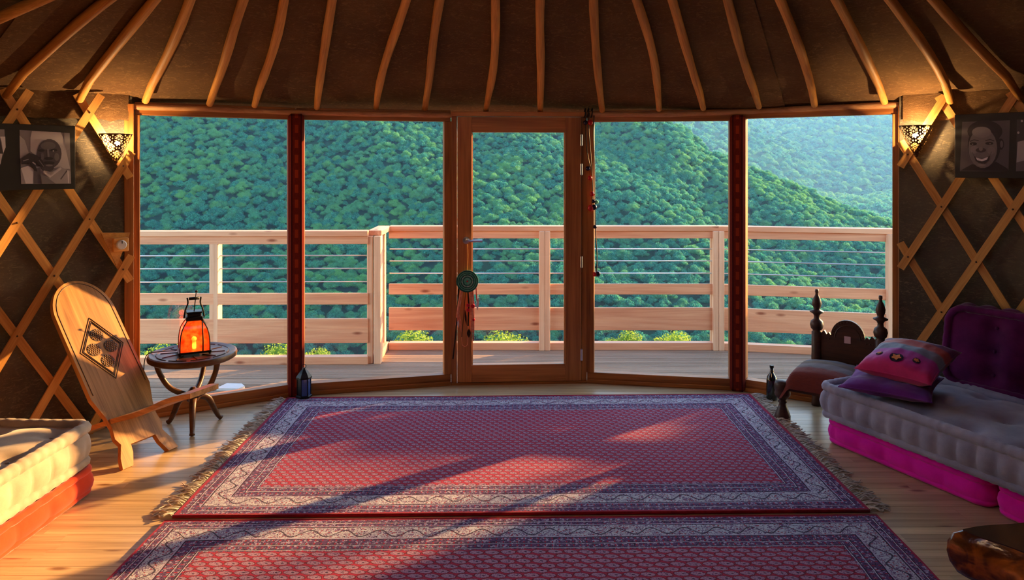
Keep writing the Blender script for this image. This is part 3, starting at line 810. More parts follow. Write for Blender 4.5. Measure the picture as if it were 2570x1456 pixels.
# ------------------------------------------------------------------ rugs
def rug_mat(name, hx, hy, bw, pale, pitch, fill):
    n = NT(name); uv = n.new('ShaderNodeUVMap').outputs[0]; wob = n.noise(uv, 9, 2)
    x, y, _ = n.sep(uv); x = x+(wob-0.5)*0.012; y = y+(n.noise(n.mapping(uv, (1, 1, 1), (5, 3, 0)), 9, 2)-0.5)*0.012
    dx, dy = hx-x.abs(), hy-y.abs(); d = dx.min(dy); side = dx < dy; s = y*side+x*(1-side)
    RED, RED2 = rgb(156, 22, 64), rgb(182, 36, 78); LIL, PUR, DK, PALE = rgb(176, 164, 196), rgb(98, 62, 112), rgb(40, 22, 54), rgb(206, 206, 220)
    fine = n.noise(uv, 420, 2, 0.7); mid = n.noise(uv, 3.0, 3)
    # field of small staggered leaf motifs
    r = (y/pitch[1]).floor(); fx = (x/pitch[0]+r.mod(2.0)*0.5).fract()-0.5; fy = (y/pitch[1]).fract()-0.5
    fx2 = fx+fy*0.25; e = (fx2*fx2)/fill[0]+(fy*fy)/fill[1]+(n.noise(uv, 90, 2, 0.7)-0.5)*1.1; eye = ((fx2-0.10)*(fx2-0.10)+(fy*fy)) < 0.008
    spk = n.noise(uv, 150, 2, 0.8)
    fcol = n.mix(mid, RED, RED2); fcol = n.mix(band(e, 0.80, 1.15), fcol, rgb(104, 20, 44)); fcol = n.mix((e < 0.80)*(fill[2]+spk*0.8), fcol, rgb(172, 144, 172))
    fcol = n.mix((e < 0.85)*(spk > 0.56), fcol, PUR); fcol = n.mix(eye, fcol, DK)
    # guards
    gp = (s/0.030).fract(); gd = (d/0.030).fract(); vo = n.voronoi(uv, 62)
    gcol = n.mix((vo < 0.42)*0.9, PUR, LIL); gc = n.noise(uv, 70, 2, 0.5, 0.8); gcol = n.mix(band(gc, 0.46, 0.53), gcol, DK); gcol = n.mix((gp < 0.22)*band(gd, 0.25, 0.75), gcol, RED)
    # main border with a winding stem and blossoms
    w_ = (d-bw[1])/(bw[2]-bw[1]); st = (w_-0.5-(s*(6.283/0.15)).sin()*0.26).abs() < 0.045; v2 = n.voronoi(uv, 40); v3 = n.voronoi(n.mapping(uv, (1, 1, 1), (3, 7, 0)), 58)
    curl = n.noise(uv, 38, 2, 0.5, 1.2); mcol = n.mix(band(curl, 0.455, 0.515), pale, PUR); mcol = n.mix(band(curl, 0.60, 0.68), mcol, rgb(120, 90, 130)); mcol = n.mix((v3 < 0.26), mcol, rgb(150, 60, 80)); mcol = n.mix((v2 < 0.15)+(st*0.9), mcol, DK)
    col = n.mix(band(d, bw[1], bw[2]), gcol, mcol)
    for a in (bw[1], bw[2]): col = n.mix(band(d, a-0.006, a), col, DK); col = n.mix(band(d, a-0.012, a-0.007), col, LIL)
    for a in (bw[0]+0.028, bw[2]+0.045, bw[3]-0.012): col = n.mix(band(d, a-0.004, a), col, DK); col = n.mix(band(d, a+0.001, a+0.004), col, PALE)
    col = n.mix(d > bw[3], col, fcol); col = n.mix(d < bw[0], col, RED)
    col = n.mix(fine*0.35, col, (0.02, 0.012, 0.02, 1))
    n.principled(col, 0.92, normal=n.bump(fine*0.6+spk*0.4, 0.5, 0.004), spec=0.08, sheen=0.06); return n.m
def fringe(root, A, B, out, nT, mat, z):
    m = MB(); r = random.Random(5)
    for i in range(nT):
        t = (i+r.uniform(-0.3, 0.3))/nT; t = min(1, max(0, t)); p = A.lerp(B, t); L = r.uniform(0.06, 0.12); side = (B-A).normalized()
        a = out*L+side*r.uniform(-0.05, 0.05); zz = r.uniform(0.004, 0.016)
        pts = [p+Vector((0, 0, z)), p+a*0.35+side*r.uniform(-0.01, 0.01)+Vector((0, 0, zz+0.006)), p+a*0.7+side*r.uniform(-0.02, 0.02)+Vector((0, 0, zz)), p+a+side*r.uniform(-0.03, 0.03)+Vector((0, 0, r.uniform(0.003, 0.012)))]
        m.tube(catmull(pts, 3), [0.0022, 0.0026, 0.003, 0.0028, 0.003, 0.0034, 0.0034, 0.003, 0.0024, 0.0012], 5)
    return tag(m.build('fringe', mat, root, smooth=True), kind='stuff')
M_FRINGE = cloth('fringe yarn', rgb(170, 160, 148), rgb(214, 206, 192), scale=40)
def rug(name, label, FL, FR, BL, BR, mat, fr, th=0.013):
    root = empty(name); nu, nv = 70, 44; W = ((FR-FL).length+(BR-BL).length)/2; D = ((BL-FL).length+(BR-FR).length)/2
    vs, uvs = [], []
    for j in range(nv):
        for i in range(nu):
            u, v = i/(nu-1), j/(nv-1); p = FL.lerp(FR, u).lerp(BL.lerp(BR, u), v)
            edge = min(u, 1-u, v, 1-v); z = th+0.002*mnoise.noise(Vector((u*9, v*6, 1)))*min(1, edge*20); vs.append(Vector((p.x+0.004*mnoise.noise(Vector((v*9, u*0.5, 3))), p.y, z))); uvs.append(((u-0.5)*W, (v-0.5)*D))
    fs = [(j*nu+i, j*nu+i+1, (j+1)*nu+i+1, (j+1)*nu+i) for j in range(nv-1) for i in range(nu-1)]
    rim_i = [i for i in range(nu)]+[j*nu+nu-1 for j in range(1, nv)]+[(nv-1)*nu+i for i in range(nu-2, -1, -1)]+[j*nu for j in range(nv-2, 0, -1)]
    n0 = len(vs); vs += [Vector((vs[i].x, vs[i].y, 0.001)) for i in rim_i]; uvs += [uvs[i] for i in rim_i]; k = len(rim_i)
    fs += [(rim_i[a], n0+a, n0+(a+1) % k, rim_i[(a+1) % k]) for a in range(k)]
    m = MB(); m.add(vs, fs); o = m.build('pile', mat, root); ul = o.data.uv_layers.new(name='UVMap')
    idx = np.zeros(len(o.data.loops), np.int32); o.data.loops.foreach_get('vertex_index', idx); ul.data.foreach_set('uv', np.array(uvs, np.float32)[idx].ravel())
    # bound edges along the long sides
    for a, b in ((FL, FR), (BL, BR)):
        m = MB(); m.tube([a.lerp(b, t/12)+Vector((0, 0, 0.008)) for t in range(13)], 0.008, 6); m.build('bound_edge', M_SELV, root, smooth=True)
    if fr:
        fringe(root, FL, BL, Vector((-1, 0.05, 0)), 230, M_FRINGE, 0.006); fringe(root, FR, BR, Vector((1, 0.05, 0)), 250, M_FRINGE, 0.006)
    rebase(root, (FL+BR)/2); return tag(root, label, 'rug', 'patterned rugs'), W, D
M_SELV = cloth('rug edge', rgb(120, 10, 26), rgb(150, 20, 36), scale=30)
FL, FR, BL, BR = Vector((-1.576, 3.425, 0)), Vector((1.690, 3.485, 0)), Vector((-1.571, 5.15, 0)), Vector((1.690, 5.235, 0))
rug('rug', 'red oriental rug by the door with pale fringe on both ends', FL, FR, BL, BR, rug_mat('rug weave', 1.63, 0.87, (0.016, 0.095, 0.200, 0.300), rgb(194, 194, 206), (0.052, 0.034), (0.16, 0.16, 0.42)), True)
FL2, FR2, BL2, BR2 = Vector((-1.600, 1.55, 0)), Vector((1.640, 1.60, 0)), Vector((-1.592, 3.378, 0)), Vector((1.700, 3.436, 0))
rug('rug', 'red oriental rug nearest the viewer with wide pale lilac border', FL2, FR2, BL2, BR2, rug_mat('near rug weave', 1.64, 0.92, (0.016, 0.085, 0.190, 0.285), rgb(186, 188, 204), (0.066, 0.035), (0.22, 0.21, 0.45)), False)

# ------------------------------------------------------------------ cushions and mattresses
def outline(L, W, rc, N):
    """rounded rectangle, N points about evenly spaced: (x, y, nx, ny, s)"""
    segs = [((L/2-rc, -W/2), (L/2-rc, -W/2+rc), -90), ((L/2, W/2-rc), (L/2-rc, W/2-rc), 0), ((-L/2+rc, W/2), (-L/2+rc, W/2-rc), 90), ((-L/2, -W/2+rc), (-L/2+rc, -W/2+rc), 180)]
    dense = []
    st = [(-L/2+rc, -W/2), (L/2, -W/2+rc), (L/2-rc, W/2), (-L/2, W/2-rc)]
    for k in range(4):
        p0, (p1, c, a0) = st[k], segs[k]; dir_ = math.radians(a0)
        for t in np.linspace(0, 1, 60, endpoint=False): dense.append((p0[0]+(p1[0]-p0[0])*t, p0[1]+(p1[1]-p0[1])*t, math.cos(dir_), math.sin(dir_)))
        for t in np.linspace(0, math.pi/2, 14, endpoint=False): dense.append((c[0]+rc*math.cos(dir_+t), c[1]+rc*math.sin(dir_+t), math.cos(dir_+t), math.sin(dir_+t)))
    d = np.array(dense); seg = np.hypot(*(np.roll(d[:, :2], -1, 0)-d[:, :2]).T); cum = np.concatenate([[0], np.cumsum(seg)]); tot = cum[-1]
    out = []
    for s in np.linspace(0, tot, N, endpoint=False):
        i = min(np.searchsorted(cum, s, 'right')-1, len(d)-1); f = (s-cum[i])/max(seg[i], 1e-9); a, b = d[i], d[(i+1) % len(d)]; q = a+(b-a)*f; nn = math.hypot(q[2], q[3])
        out.append((q[0], q[1], q[2]/nn, q[3]/nn, s))
    return out, tot
def mattress(name, L, W, h, mat, label, cat, M, sc=0.10, bulge=0.022, tuft=(0.30, 0.28), roll=0.024, N=260, seed=0, group=None, rc=0.06, tdepth=0.035):
    root = empty(name); O, tot = outline(L, W, rc, N); k_sc = max(1, round(tot/sc)); r = random.Random(seed)
    prof = [(-0.03, 0.0), (-0.004, 0.008), (0.0, 0.10), (0.3, 0.18), (0.75, 0.30), (1.0, 0.5), (0.75, 0.70), (0.3, 0.82), (0.0, 0.90), (-0.006, 0.96)]
    m = MB(); vs = []
    def top_z(x, y):
        z = h-0.006; tx, ty = tuft; ex = min(L/2-abs(x), W/2-abs(y))
        z += 0.018*smoothstep(0.0, 0.16, ex)+0.006*mnoise.noise(Vector((x*6, y*6, seed)))
        i, j = round(x/tx), round(y/ty); best = 9
        for a in (i-1, i, i+1):
            for b in (j-1, j, j+1):
                cx, cy = a*tx, b*ty
                if abs(cx) < L/2-0.1 and abs(cy) < W/2-0.08: best = min(best, math.hypot(x-cx, y-cy))
        return z-tdepth*math.exp(-(best/0.055)**2)
    rows = []
    for (o, zt) in prof:
        row = []
        for (x, y, nx, ny, s) in O:
            ph = (s/tot*k_sc) % 1.0; lob = abs(math.sin(math.pi*ph))**0.6
            off = o*bulge*(0.35+0.65*lob) if o > 0 else o
            row.append(Vector((x+nx*off, y+ny*off, zt*h)))
        rows.append(row)
    for t in (0.012, 0.03, 0.06, 0.10, 0.15, 0.20, 0.26, 0.32, 0.40, 0.50, 0.62, 0.75, 0.88, 1.0):
        row = []
        half = min(L, W)/2
        for (x, y, nx, ny, s) in O:
            # shrink towards the spine of the rectangle
            sx = max(0, L/2-half) ; px = max(-sx, min(sx, x)) if L >= W else 0; py = max(-max(0, W/2-half), min(max(0, W/2-half), y)) if W > L else 0
            q = Vector((x+(px-x)*t, y+(py-y)*t, 0)); q.z = top_z(q.x, q.y); row.append(q)
        rows.append(row)
    vs = [p for row in rows for p in row]; fs = []
    for j in range(len(rows)-1):
        for i in range(N):
            k = (i+1) % N; fs.append((j*N+i, j*N+k, (j+1)*N+k, (j+1)*N+i))
    fs.append(tuple(range(N))[::-1]); m.add(vs, fs); m.build('body', mat, root, smooth=True)
    for z, rr in ((h-0.006, roll), (0.020, roll*0.85)):
        m = MB(); pts = [Vector((x-nx*0.004, y-ny*0.004, z)) for (x, y, nx, ny, s) in O]
        rad = [rr*(0.78+0.22*abs(math.sin(math.pi*((s/tot*k_sc*2.2) % 1.0)))**0.4+0.10*mnoise.noise(Vector((s*9, z, seed)))) for (x, y, nx, ny, s) in O]
        m.tube(pts, rad, 9, closed=True); m.build('rolled_edge', mat, root, smooth=True)
    m = MB(); tx, ty = tuft
    for a in range(-12, 13):
        for b in range(-6, 7):
            if abs(a*tx) < L/2-0.1 and abs(b*ty) < W/2-0.08: m.ball((a*tx, b*ty, top_z(a*tx, b*ty)+0.004), 0.010, 8, 5, (1, 1, 0.6))
    if m.v: tag(m.build('tufts', mat, root, smooth=True), kind='stuff')
    root.matrix_world = M; return tag(root, label, cat, group)
def pillow(name, s, T, mat, label, M, cat='cushion', n=30, pinch=0.10, seed=0, sx=1.0, buttons=None):
    root = empty(name); m = MB()
    def f(sg):
        def g(u, v):
            a, b = u*2-1, v*2-1; e = max(0.0, (1-a*a))*max(0.0, (1-b*b)); z = sg*T/2*(e**0.42)
            x = a*s/2*sx*(1-pinch*(1-b*b)*abs(a)**3); y = b*s/2*(1-pinch*(1-a*a)*abs(b)**3)
            w = 0.012*mnoise.noise(Vector((a*2.3, b*2.3, seed)))*e**0.3+0.006*mnoise.noise(Vector((a*7, b*7, seed+4)))*e**0.3
            return Vector((x, y, z+w))
        return g
    m.grid(f(1), n, n); m.grid(f(-1), n, n)
    b0 = n*n; m.f = m.f[:(n-1)*(n-1)]+[t[::-1] for t in m.f[(n-1)*(n-1):]]
    m.build('cover', mat, root, smooth=True)
    m = MB(); e = [f(1)(t, 0) for t in np.linspace(0, 1, 20)][:-1]+[f(1)(1, t) for t in np.linspace(0, 1, 20)][:-1]+[f(1)(1-t, 1) for t in np.linspace(0, 1, 20)][:-1]+[f(1)(0, 1-t) for t in np.linspace(0, 1, 20)][:-1]
    m.tube(e, 0.004, 6, closed=True); m.build('seam', mat, root, smooth=True)
    root.matrix_world = M; return tag(root, label, cat), f(1)
M_GREY = cloth('grey cotton', rgb(128, 124, 142), rgb(158, 154, 170), sheen=0.3)
M_SAND = cloth('sand cotton', rgb(150, 130, 114), rgb(176, 156, 136), sheen=0.25)
M_ORANGE = cloth('orange cotton', rgb(190, 52, 24), rgb(210, 66, 34))
M_MAGENTA = cloth('magenta cotton', rgb(214, 14, 150), rgb(236, 30, 176), sheen=0.2)
M_PURPLE = cloth('plum cotton', rgb(70, 14, 60), rgb(98, 24, 84), sheen=0.2)
M_VIOLET = cloth('violet cotton', rgb(88, 30, 110), rgb(118, 48, 140), sheen=0.3)
# right-hand stack
C0 = Vector((1.858, 4.380, 0)); av = Vector((0.41, -0.912, 0)); bv = Vector((0.912, 0.41, 0))
def place(c, x, z=(0, 0, 1)): return frame_M(c, x, z)
LG, WG = 2.30, 0.74
cc = C0+av*(0.965/2)+bv*(WG/2)
mattress('floor_mattress', 0.95, WG-0.02, 0.132, M_MAGENTA, 'magenta floor mattress under the far end of the grey one', 'mattress', place(cc, av), sc=0.17, seed=3, N=220, group='magenta floor mattresses', roll=0.020)
cc = C0+av*(0.99+1.15/2)+bv*(WG/2)
mattress('floor_mattress', 1.12, WG-0.02, 0.132, M_MAGENTA, 'magenta floor mattress beside the polished log table', 'mattress', place(cc, av), sc=0.17, seed=4, N=220, group='magenta floor mattresses', roll=0.020)
cc = C0+av*(LG/2-0.01)+bv*(WG/2)-bv*0.02
mattress('seat_mattress', LG, WG, 0.185, M_GREY, 'long grey buttoned mattress lying on two magenta mattresses', 'mattress', place(cc+Vector((0, 0, 0.152)), av), sc=0.098, bulge=0.034, seed=5, N=420, roll=0.028)
# plum back cushion leaning on the lattice
b0, b1 = Vector((2.640, 4.470, 0)), Vector((3.12, 3.72, 0)); d_ = (b1-b0).normalized(); nrm = Vector((d_.y, -d_.x, 0)); nrm = nrm if nrm.x < 0 else -nrm
lean = math.radians(9); upv = (Vector((0, 0, 1))*math.cos(lean)-nrm*math.sin(lean)); face = (nrm*math.cos(lean)+Vector((0, 0, 1))*math.sin(lean))
cen = (b0+b1)/2+Vector((0, 0, 0.325))+upv*0.235
mattress('back_cushion', 0.90, 0.45, 0.14, M_PURPLE, 'large plum tufted back cushion leaning on the lattice', 'cushion', frame_M(cen-face*0.09, d_, face), sc=0.12, tuft=(0.19, 0.135), seed=8, N=200, rc=0.10, tdepth=0.045, bulge=0.035)
pillow('flat_cushion', 0.46, 0.10, M_VIOLET, 'flat violet cushion on the corner of the grey mattress', frame_M((2.155, 4.185, 0.405), (0.80, -0.60, 0.0), (0.0, -0.05, 1)), seed=2)
def pillow_mat():
    n = NT('striped silk'); x, y, z = n.sep(n.coord('Object')); k = (y*1.0+x*0.0)+(n.noise(n.coord('Object'), 7, 3)-0.5)*0.02
    g = n.noise(n.coord('Object'), 30, 3)
    col = n.ramp(k*2.2+0.5, [(0.0, rgb(206, 26, 96)), (0.14, rgb(206, 24, 108)), (0.22, rgb(196, 24, 140)), (0.40, rgb(172, 50, 160)), (0.43, rgb(112, 116, 140)), (0.56, rgb(122, 128, 148)), (0.60, rgb(184, 74, 66)), (0.72, rgb(176, 66, 60)), (0.76, rgb(104, 34, 96)), (1.0, rgb(82, 22, 74))])
    n.principled(n.mix(g*0.4, col, (0.05, 0.01, 0.03, 1)), 0.7, sheen=0.3, spec=0.3, normal=n.bump(g, 0.3, 0.004)); return n.m
pl, pf = pillow('throw_pillow', 0.41, 0.17, pillow_mat(), 'magenta and grey striped pillow with flower patches', frame_M((2.245, 4.185, 0.530), (0.62, -0.78, 0.0), (-0.22, -0.16, 1)), seed=6)
M_PATCH = cloth('ochre patch', rgb(206, 120, 60), rgb(224, 140, 80)); M_PATCHD = cloth('dark patch', rgb(36, 16, 40), rgb(50, 24, 50))
def on_pillow(u, v): return pf(u, v)
for (u, v, r1) in ((0.50, 0.20, 0.036), (0.24, 0.26, 0.020), (0.74, 0.25, 0.020)):
    for rr, mt, dz, nm in ((r1, M_PATCHD, 0.003, 'patch_ring'), (r1*0.62, M_PATCH, 0.007, 'flower_patch')):
        m = MB(); N = 20; pts = []
        for i in range(N):
            a = 2*math.pi*i/N; q = rr*(1+(0.22*math.cos(5*a) if nm == 'flower_patch' else 0)); pts.append(on_pillow(u+math.cos(a)*q/0.41, v+math.sin(a)*q/0.41)+Vector((0, 0, dz)))
        m.add([on_pillow(u, v)+Vector((0, 0, dz))]+pts, [(0, 1+i, 1+(i+1) % N) for i in range(N)]); m.build(nm, mt, pl)
# left-hand stack
LL, WL = 2.1, 0.80
cL = Vector((-2.105, 3.715, 0)); aL = Vector((-0.03, -1, 0)).normalized(); bL = Vector((-1, 0.03, 0)).normalized()
cc = cL+aL*(LL/2)+bL*(WL/2)
mattress('floor_mattress', LL, WL, 0.130, M_ORANGE, 'orange floor mattress under the sand coloured one', 'mattress', place(cc, -aL), sc=0.21, seed=11, N=340, roll=0.019)
mattress('seat_mattress', LL-0.03, WL-0.02, 0.190, M_SAND, 'sand coloured thick mattress beside the plank chair', 'mattress', place(cc+Vector((0, 0, 0.150)), -aL), sc=0.13, bulge=0.030, seed=12, N=420, roll=0.033)
# ------------------------------------------------------------------ plank chair
Pb = Vector((-2.02, 4.115, 0)); dl = Vector((-0.62, 0.285, 0.955)); LC = dl.length; tdir = dl.normalized(); sdir = Vector((0.418, 0.908, 0)).normalized()
ndir = sdir.cross(tdir).normalized()
if ndir.x < 0: ndir = -ndir
sdir = tdir.cross(ndir) if (tdir.cross(ndir)).dot(sdir) > 0 else -tdir.cross(ndir)
def back_outline():
    w2 = 0.185; pts = []
    # legs (bottom, from right foot round to left foot), s across, t up
    R = [(0.178, 0.0), (0.165, 0.06), (0.132, 0.13), (0.150, 0.17), (0.140, 0.235), (0.150, 0.30), (0.185, 0.42), (w2, 0.86)]
    top = [(w2*math.cos(a), 0.93+0.0+0.225*math.sin(a)) for a in np.linspace(0.12, math.pi-0.12, 19)]
    Lf = [(-s, t) for s, t in R[::-1]]
    inner = [(-0.115, 0.0), (-0.085, 0.07), (-0.078, 0.115), (0.078, 0.115), (0.085, 0.07), (0.115, 0.0)]
    return R+top+Lf+inner
chair = empty('plank_chair', (Pb.x, Pb.y, 0))
Mp = Matrix((tdir, sdir, ndir)).transposed().to_4x4(); Mp.translation = (0, 0, 0.0)   # local x along plank, y across, z out of the face
m = MB(); m.prism([(t, s) for s, t in back_outline()], 0.030)
bk = m.build('back_plank', M_CHAIR, chair, M=Mp, fix=True)
def groove(pts, rad, nm, z=0.0155, parent=bk, mat=M_CARVE):
    m = MB(); m.tube([(t, s, z) for s, t in pts], rad, 6); return m.build(nm, mat, parent, smooth=True)
w3 = 0.166
groove([(w3, 0.44), (w3, 0.86)]+[(w3*math.cos(a), 0.93+0.205*math.sin(a)) for a in np.linspace(0.12, math.pi-0.12, 19)]+[(-w3, 0.86), (-w3, 0.44)], 0.0022, 'border_groove')
dc = 0.70
for k in (1.0, 0.90, 0.84):
    groove([(0, dc+0.20*k), (0.135*k, dc), (0, dc-0.20*k), (-0.135*k, dc), (0, dc+0.20*k)], 0.0028, 'diamond_groove')
m = MB(); md = MB()
for (cs, ct) in ((0, 0.085), (0, -0.085), (0.052, 0.0), (-0.052, 0.0)):
    q = [(dc+ct+0.040*math.cos(a), cs+0.040*math.sin(a)) for a in np.linspace(0, 6.283, 25)[:-1]]; md.prism(q, 0.003, c=(0, 0, 0.0155))
    for i in range(-3, 4):
        for j in range(-3, 4):
            s_, t_ = (i+0.5*(j % 2))*0.0125, j*0.0108
            if math.hypot(s_, t_) < 0.034: m.ball((dc+ct+t_, cs+s_, 0.0175), 0.0045, 6, 4)
md.build('carved_roundel', M_CARVE, bk); tag(m.build('carved_dots', M_CHAIR, bk, smooth=True), kind='stuff')
# seat board through the slot
slot_t = 0.275; s0 = Pb+tdir*slot_t; hd = Vector((0.908, -0.418, 0))
st = []
prof = [(-0.50, 0.012), (-0.25, 0.125), (0.0, s0.z), (0.25, s0.z+0.085), (0.45, 0.40), (0.575, 0.432)]
wid = [0.11, 0.13, 0.135, 0.150, 0.140, 0.095]
m = MB(); vs = []; q = catmull([Vector((a, 0, z)) for a, z in prof], 5); ws = np.interp([p.x for p in q], [a for a, _ in prof], wid)
for p, w_ in zip(q, ws):
    c = Vector((s0.x, s0.y, 0))+hd*p.x; c.z = p.z
    for (a, b) in ((-1, -1), (1, -1), (1, 1), (-1, 1)): vs.append(c+sdir*(a*w_)+Vector((0, 0, b*0.014)))
nq_ = len(q); fs = [(3, 2, 1, 0), tuple(4*(nq_-1)+k for k in range(4))]
for i in range(nq_-1):
    for k in range(4): fs.append((4*i+k, 4*i+(k+1) % 4, 4*(i+1)+(k+1) % 4, 4*(i+1)+k))
m.add(vs, fs); Ms = localise(m, s0-hd*0.5, s0+hd*0.57)
m.build('seat_plank', M_CHAIR, chair, M=Matrix.Translation((-Pb.x, -Pb.y, 0)) @ Ms, fix=True)
tag(chair, 'two-plank wooden chair with carved diamond leaning by the lattice', 'chair')

# ------------------------------------------------------------------ round side table
TC = Vector((-2.0, 4.62, 0)); tbl = empty('side_table', TC); ZT = 0.470; RT = 0.262
m = MB(); m.lathe([(0, ZT-0.044), (RT*0.93, ZT-0.044), (RT*0.99, ZT-0.034), (RT, ZT-0.018), (RT*0.985, ZT-0.004), (RT*0.95, ZT), (RT*0.88, ZT-0.003), (RT*0.86, ZT-0.006), (0, ZT-0.006)], seg=48)
top = autosmooth(m.build('table_top', M_TABLE, tbl), 30)
m = MB(); rr = random.Random(3)
for k in range(10):
    a = 2*math.pi*k/10; m.tube([(RT*0.80*math.cos(a+t), RT*0.80*math.sin(a+t), ZT-0.0045) for t in np.linspace(0.03, 0.55, 6)], 0.003, 5)
    m.tube([(RT*r_*math.cos(a+0.3*r_), RT*r_*math.sin(a+0.3*r_), ZT-0.0045) for r_ in np.linspace(0.35, 0.72, 6)], 0.003, 5)
tag(m.build('carving', M_CARVE, top), kind='stuff')
for (a1, a2) in ((205, 48), (-25, 165), (92, -68)):
    a1, a2 = math.radians(a1), math.radians(a2); P1 = lambda r, z: Vector((r*math.cos(a1), r*math.sin(a1), z)); P2 = lambda r, z: Vector((r*math.cos(a2), r*math.sin(a2), z))
    up_ = [P1(0.205, ZT-0.046), P1(0.190, 0.36), P1(0.135, 0.265), P1(0.055, 0.212), Vector((0, 0, 0.19))]; lo_ = [P2(0.05, 0.185), P2(0.10, 0.155), P2(0.135, 0.085), P2(0.165, 0.028), P2(0.185, 0.010)]
    q = catmull(up_+lo_, 5); n_ = len(q); rad = np.interp(np.linspace(0, 1, n_), [0, 0.1, 0.35, 0.5, 0.65, 0.9, 1.0], [0.020, 0.016, 0.020, 0.028, 0.021, 0.014, 0.017])
    m = MB(); m.tube(q, rad, 9, squash=(1.0, 0.8)); m.build('leg', M_TABLE, tbl, smooth=True)
m = MB(); m.lathe([(0, 0.16), (0.035, 0.165), (0.05, 0.19), (0.032, 0.225), (0.014, 0.25), (0, 0.25)], seg=16); m.build('hub', M_TABLE, tbl, smooth=True)
tag(tbl, 'small round carved table on three bent legs beside the chair', 'table')

# ------------------------------------------------------------------ orange glass lantern on the table
ln = empty('table_lantern', (TC.x+0.012, TC.y-0.01, ZT-0.003), math.radians(27)); sB = 0.085
def amber():
    n = NT('amber glass'); g = n.noise(n.coord('Object'), 26, 3); col = n.mix(n.ramp(g, [(0.35, (0, 0, 0, 1)), (0.7, (1, 1, 1, 1))]), rgb(220, 52, 12), rgb(244, 112, 44))
    tl = n.new('ShaderNodeBsdfTranslucent'); n.link(col, tl.inputs[0]); tr = n.new('ShaderNodeBsdfTransparent'); n.link(col, tr.inputs[0]); gl = n.new('ShaderNodeBsdfGlossy'); gl.inputs['Roughness'].default_value = 0.12
    a = n.new('ShaderNodeMixShader'); a.inputs[0].default_value = 0.42; n.link(tl.outputs[0], a.inputs[1]); n.link(tr.outputs[0], a.inputs[2])
    f = schlick(n, 0.04); b = n.new('ShaderNodeMixShader'); n.link(f.s, b.inputs[0]); n.link(a.outputs[0], b.inputs[1]); n.link(gl.outputs[0], b.inputs[2])
    n.link(b.outputs[0], n.out.inputs['Surface']); return n.m
M_AMBER = amber()
def emit(name, c, s):
    n = NT(name); e = n.new('ShaderNodeEmission'); e.inputs[0].default_value = c; e.inputs[1].default_value = s; n.link(e.outputs[0], n.out.inputs['Surface']); return n.m
M_BULB = emit('warm bulb', (1.0, 0.62, 0.25, 1), 22.0)
m = MB(); m.box((0, 0, 0.019), (2*sB+0.02, 2*sB+0.02, 0.012), 0.003)
for sx in (-1, 1):
    for sy in (-1, 1): m.ball((sx*sB, sy*sB, 0.009), 0.009, 8, 5)
m.build('base', M_BLACK, ln, smooth=False)
hp_ = [(0.025, 1.0), (0.05, 1.0), (0.09, 0.985), (0.13, 0.93), (0.16, 0.83), (0.185, 0.68), (0.205, 0.52)]
for k in range(4):
    R4 = Matrix.Rotation(k*math.pi/2, 4, 'Z'); m = MB(); vs = []; fs = []
    for (z, f) in hp_:
        for u_ in (-1, 0, 1): vs.append(R4 @ Vector((u_*sB*f*0.97, -sB*f, z)))
    for j in range(len(hp_)-1):
        for i in range(2): fs.append((3*j+i, 3*j+i+1, 3*j+4+i, 3*j+3+i))
    m.add(vs, fs); m.build('glass_panel', M_AMBER, ln, smooth=True)
    m = MB(); m.tube([R4 @ Vector((sB*f, -sB*f, z)) for (z, f) in hp_], 0.0035, 6); m.build('rib', M_BLACK, ln, smooth=True)
m = MB(); m.box((0, 0, 0.218), (0.098, 0.098, 0.026), 0.004); m.box((0, 0, 0.240), (0.080, 0.080, 0.024), 0.004); m.box((0, 0, 0.256), (0.092, 0.092, 0.010), 0.003); m.build('cap', M_BLACK, ln)
m = MB()
for sx in (-1, 1): m.tube(catmull([(sx*0.058, 0, 0.22), (sx*0.050, 0, 0.27), (sx*0.036, 0, 0.31), (sx*0.040, 0, 0.345)], 5), 0.005, 7)
m.tube([(-0.030, 0, 0.338), (0.030, 0, 0.338)], 0.009, 8); m.build('handle', M_BLACK, ln, smooth=True)
m = MB(); m.tube([(0, 0, 0.26), (0.012, 0, 0.375)], 0.003, 6); m.ball((0.0125, 0, 0.382), 0.008, 8, 6); m.build('lifting_rod', M_BLACK, ln, smooth=True)
m = MB(); m.tube([(0.045, -0.088, 0.02), (0.045, -0.092, 0.10), (0.043, -0.086, 0.15), (0.043, -0.058, 0.205)], 0.004, 6); m.ball((0.043, -0.056, 0.212), 0.010, 8, 6); m.build('latch', M_BLACK, ln, smooth=True)
m = MB(); m.ball((0, 0, 0.085), 0.016, 12, 8); m.lathe([(0, 0.026), (0.012, 0.026), (0.012, 0.07), (0, 0.07)], seg=10); m.build('bulb', M_BULB, ln, smooth=True)
ld = bpy.data.lights.new('lantern_light', 'POINT'); ld.energy = 0.4; ld.color = (1, 0.60, 0.28); ld.shadow_soft_size = 0.02; lo = bpy.data.objects.new('lantern_light', ld); COL.objects.link(lo); lo.parent = ln; lo.location = (0, 0, 0.125)
m = MB(); m.tube(catmull([Vector((-0.10, -0.02, 0.016)), Vector((-0.20, -0.03, 0.012)), Vector((-0.285, -0.02, -0.01)), Vector((-0.315, 0.0, -0.12)), Vector((-0.31, 0.02, -0.30)), Vector((-0.33, 0.05, -ZT+0.012))], 6), 0.003, 6)
m.build('cord', M_CORD, ln, smooth=True, M=Matrix.Rotation(-math.radians(27), 4, 'Z'))
tag(ln, 'black metal lantern with glowing orange glass on the side table', 'lantern')

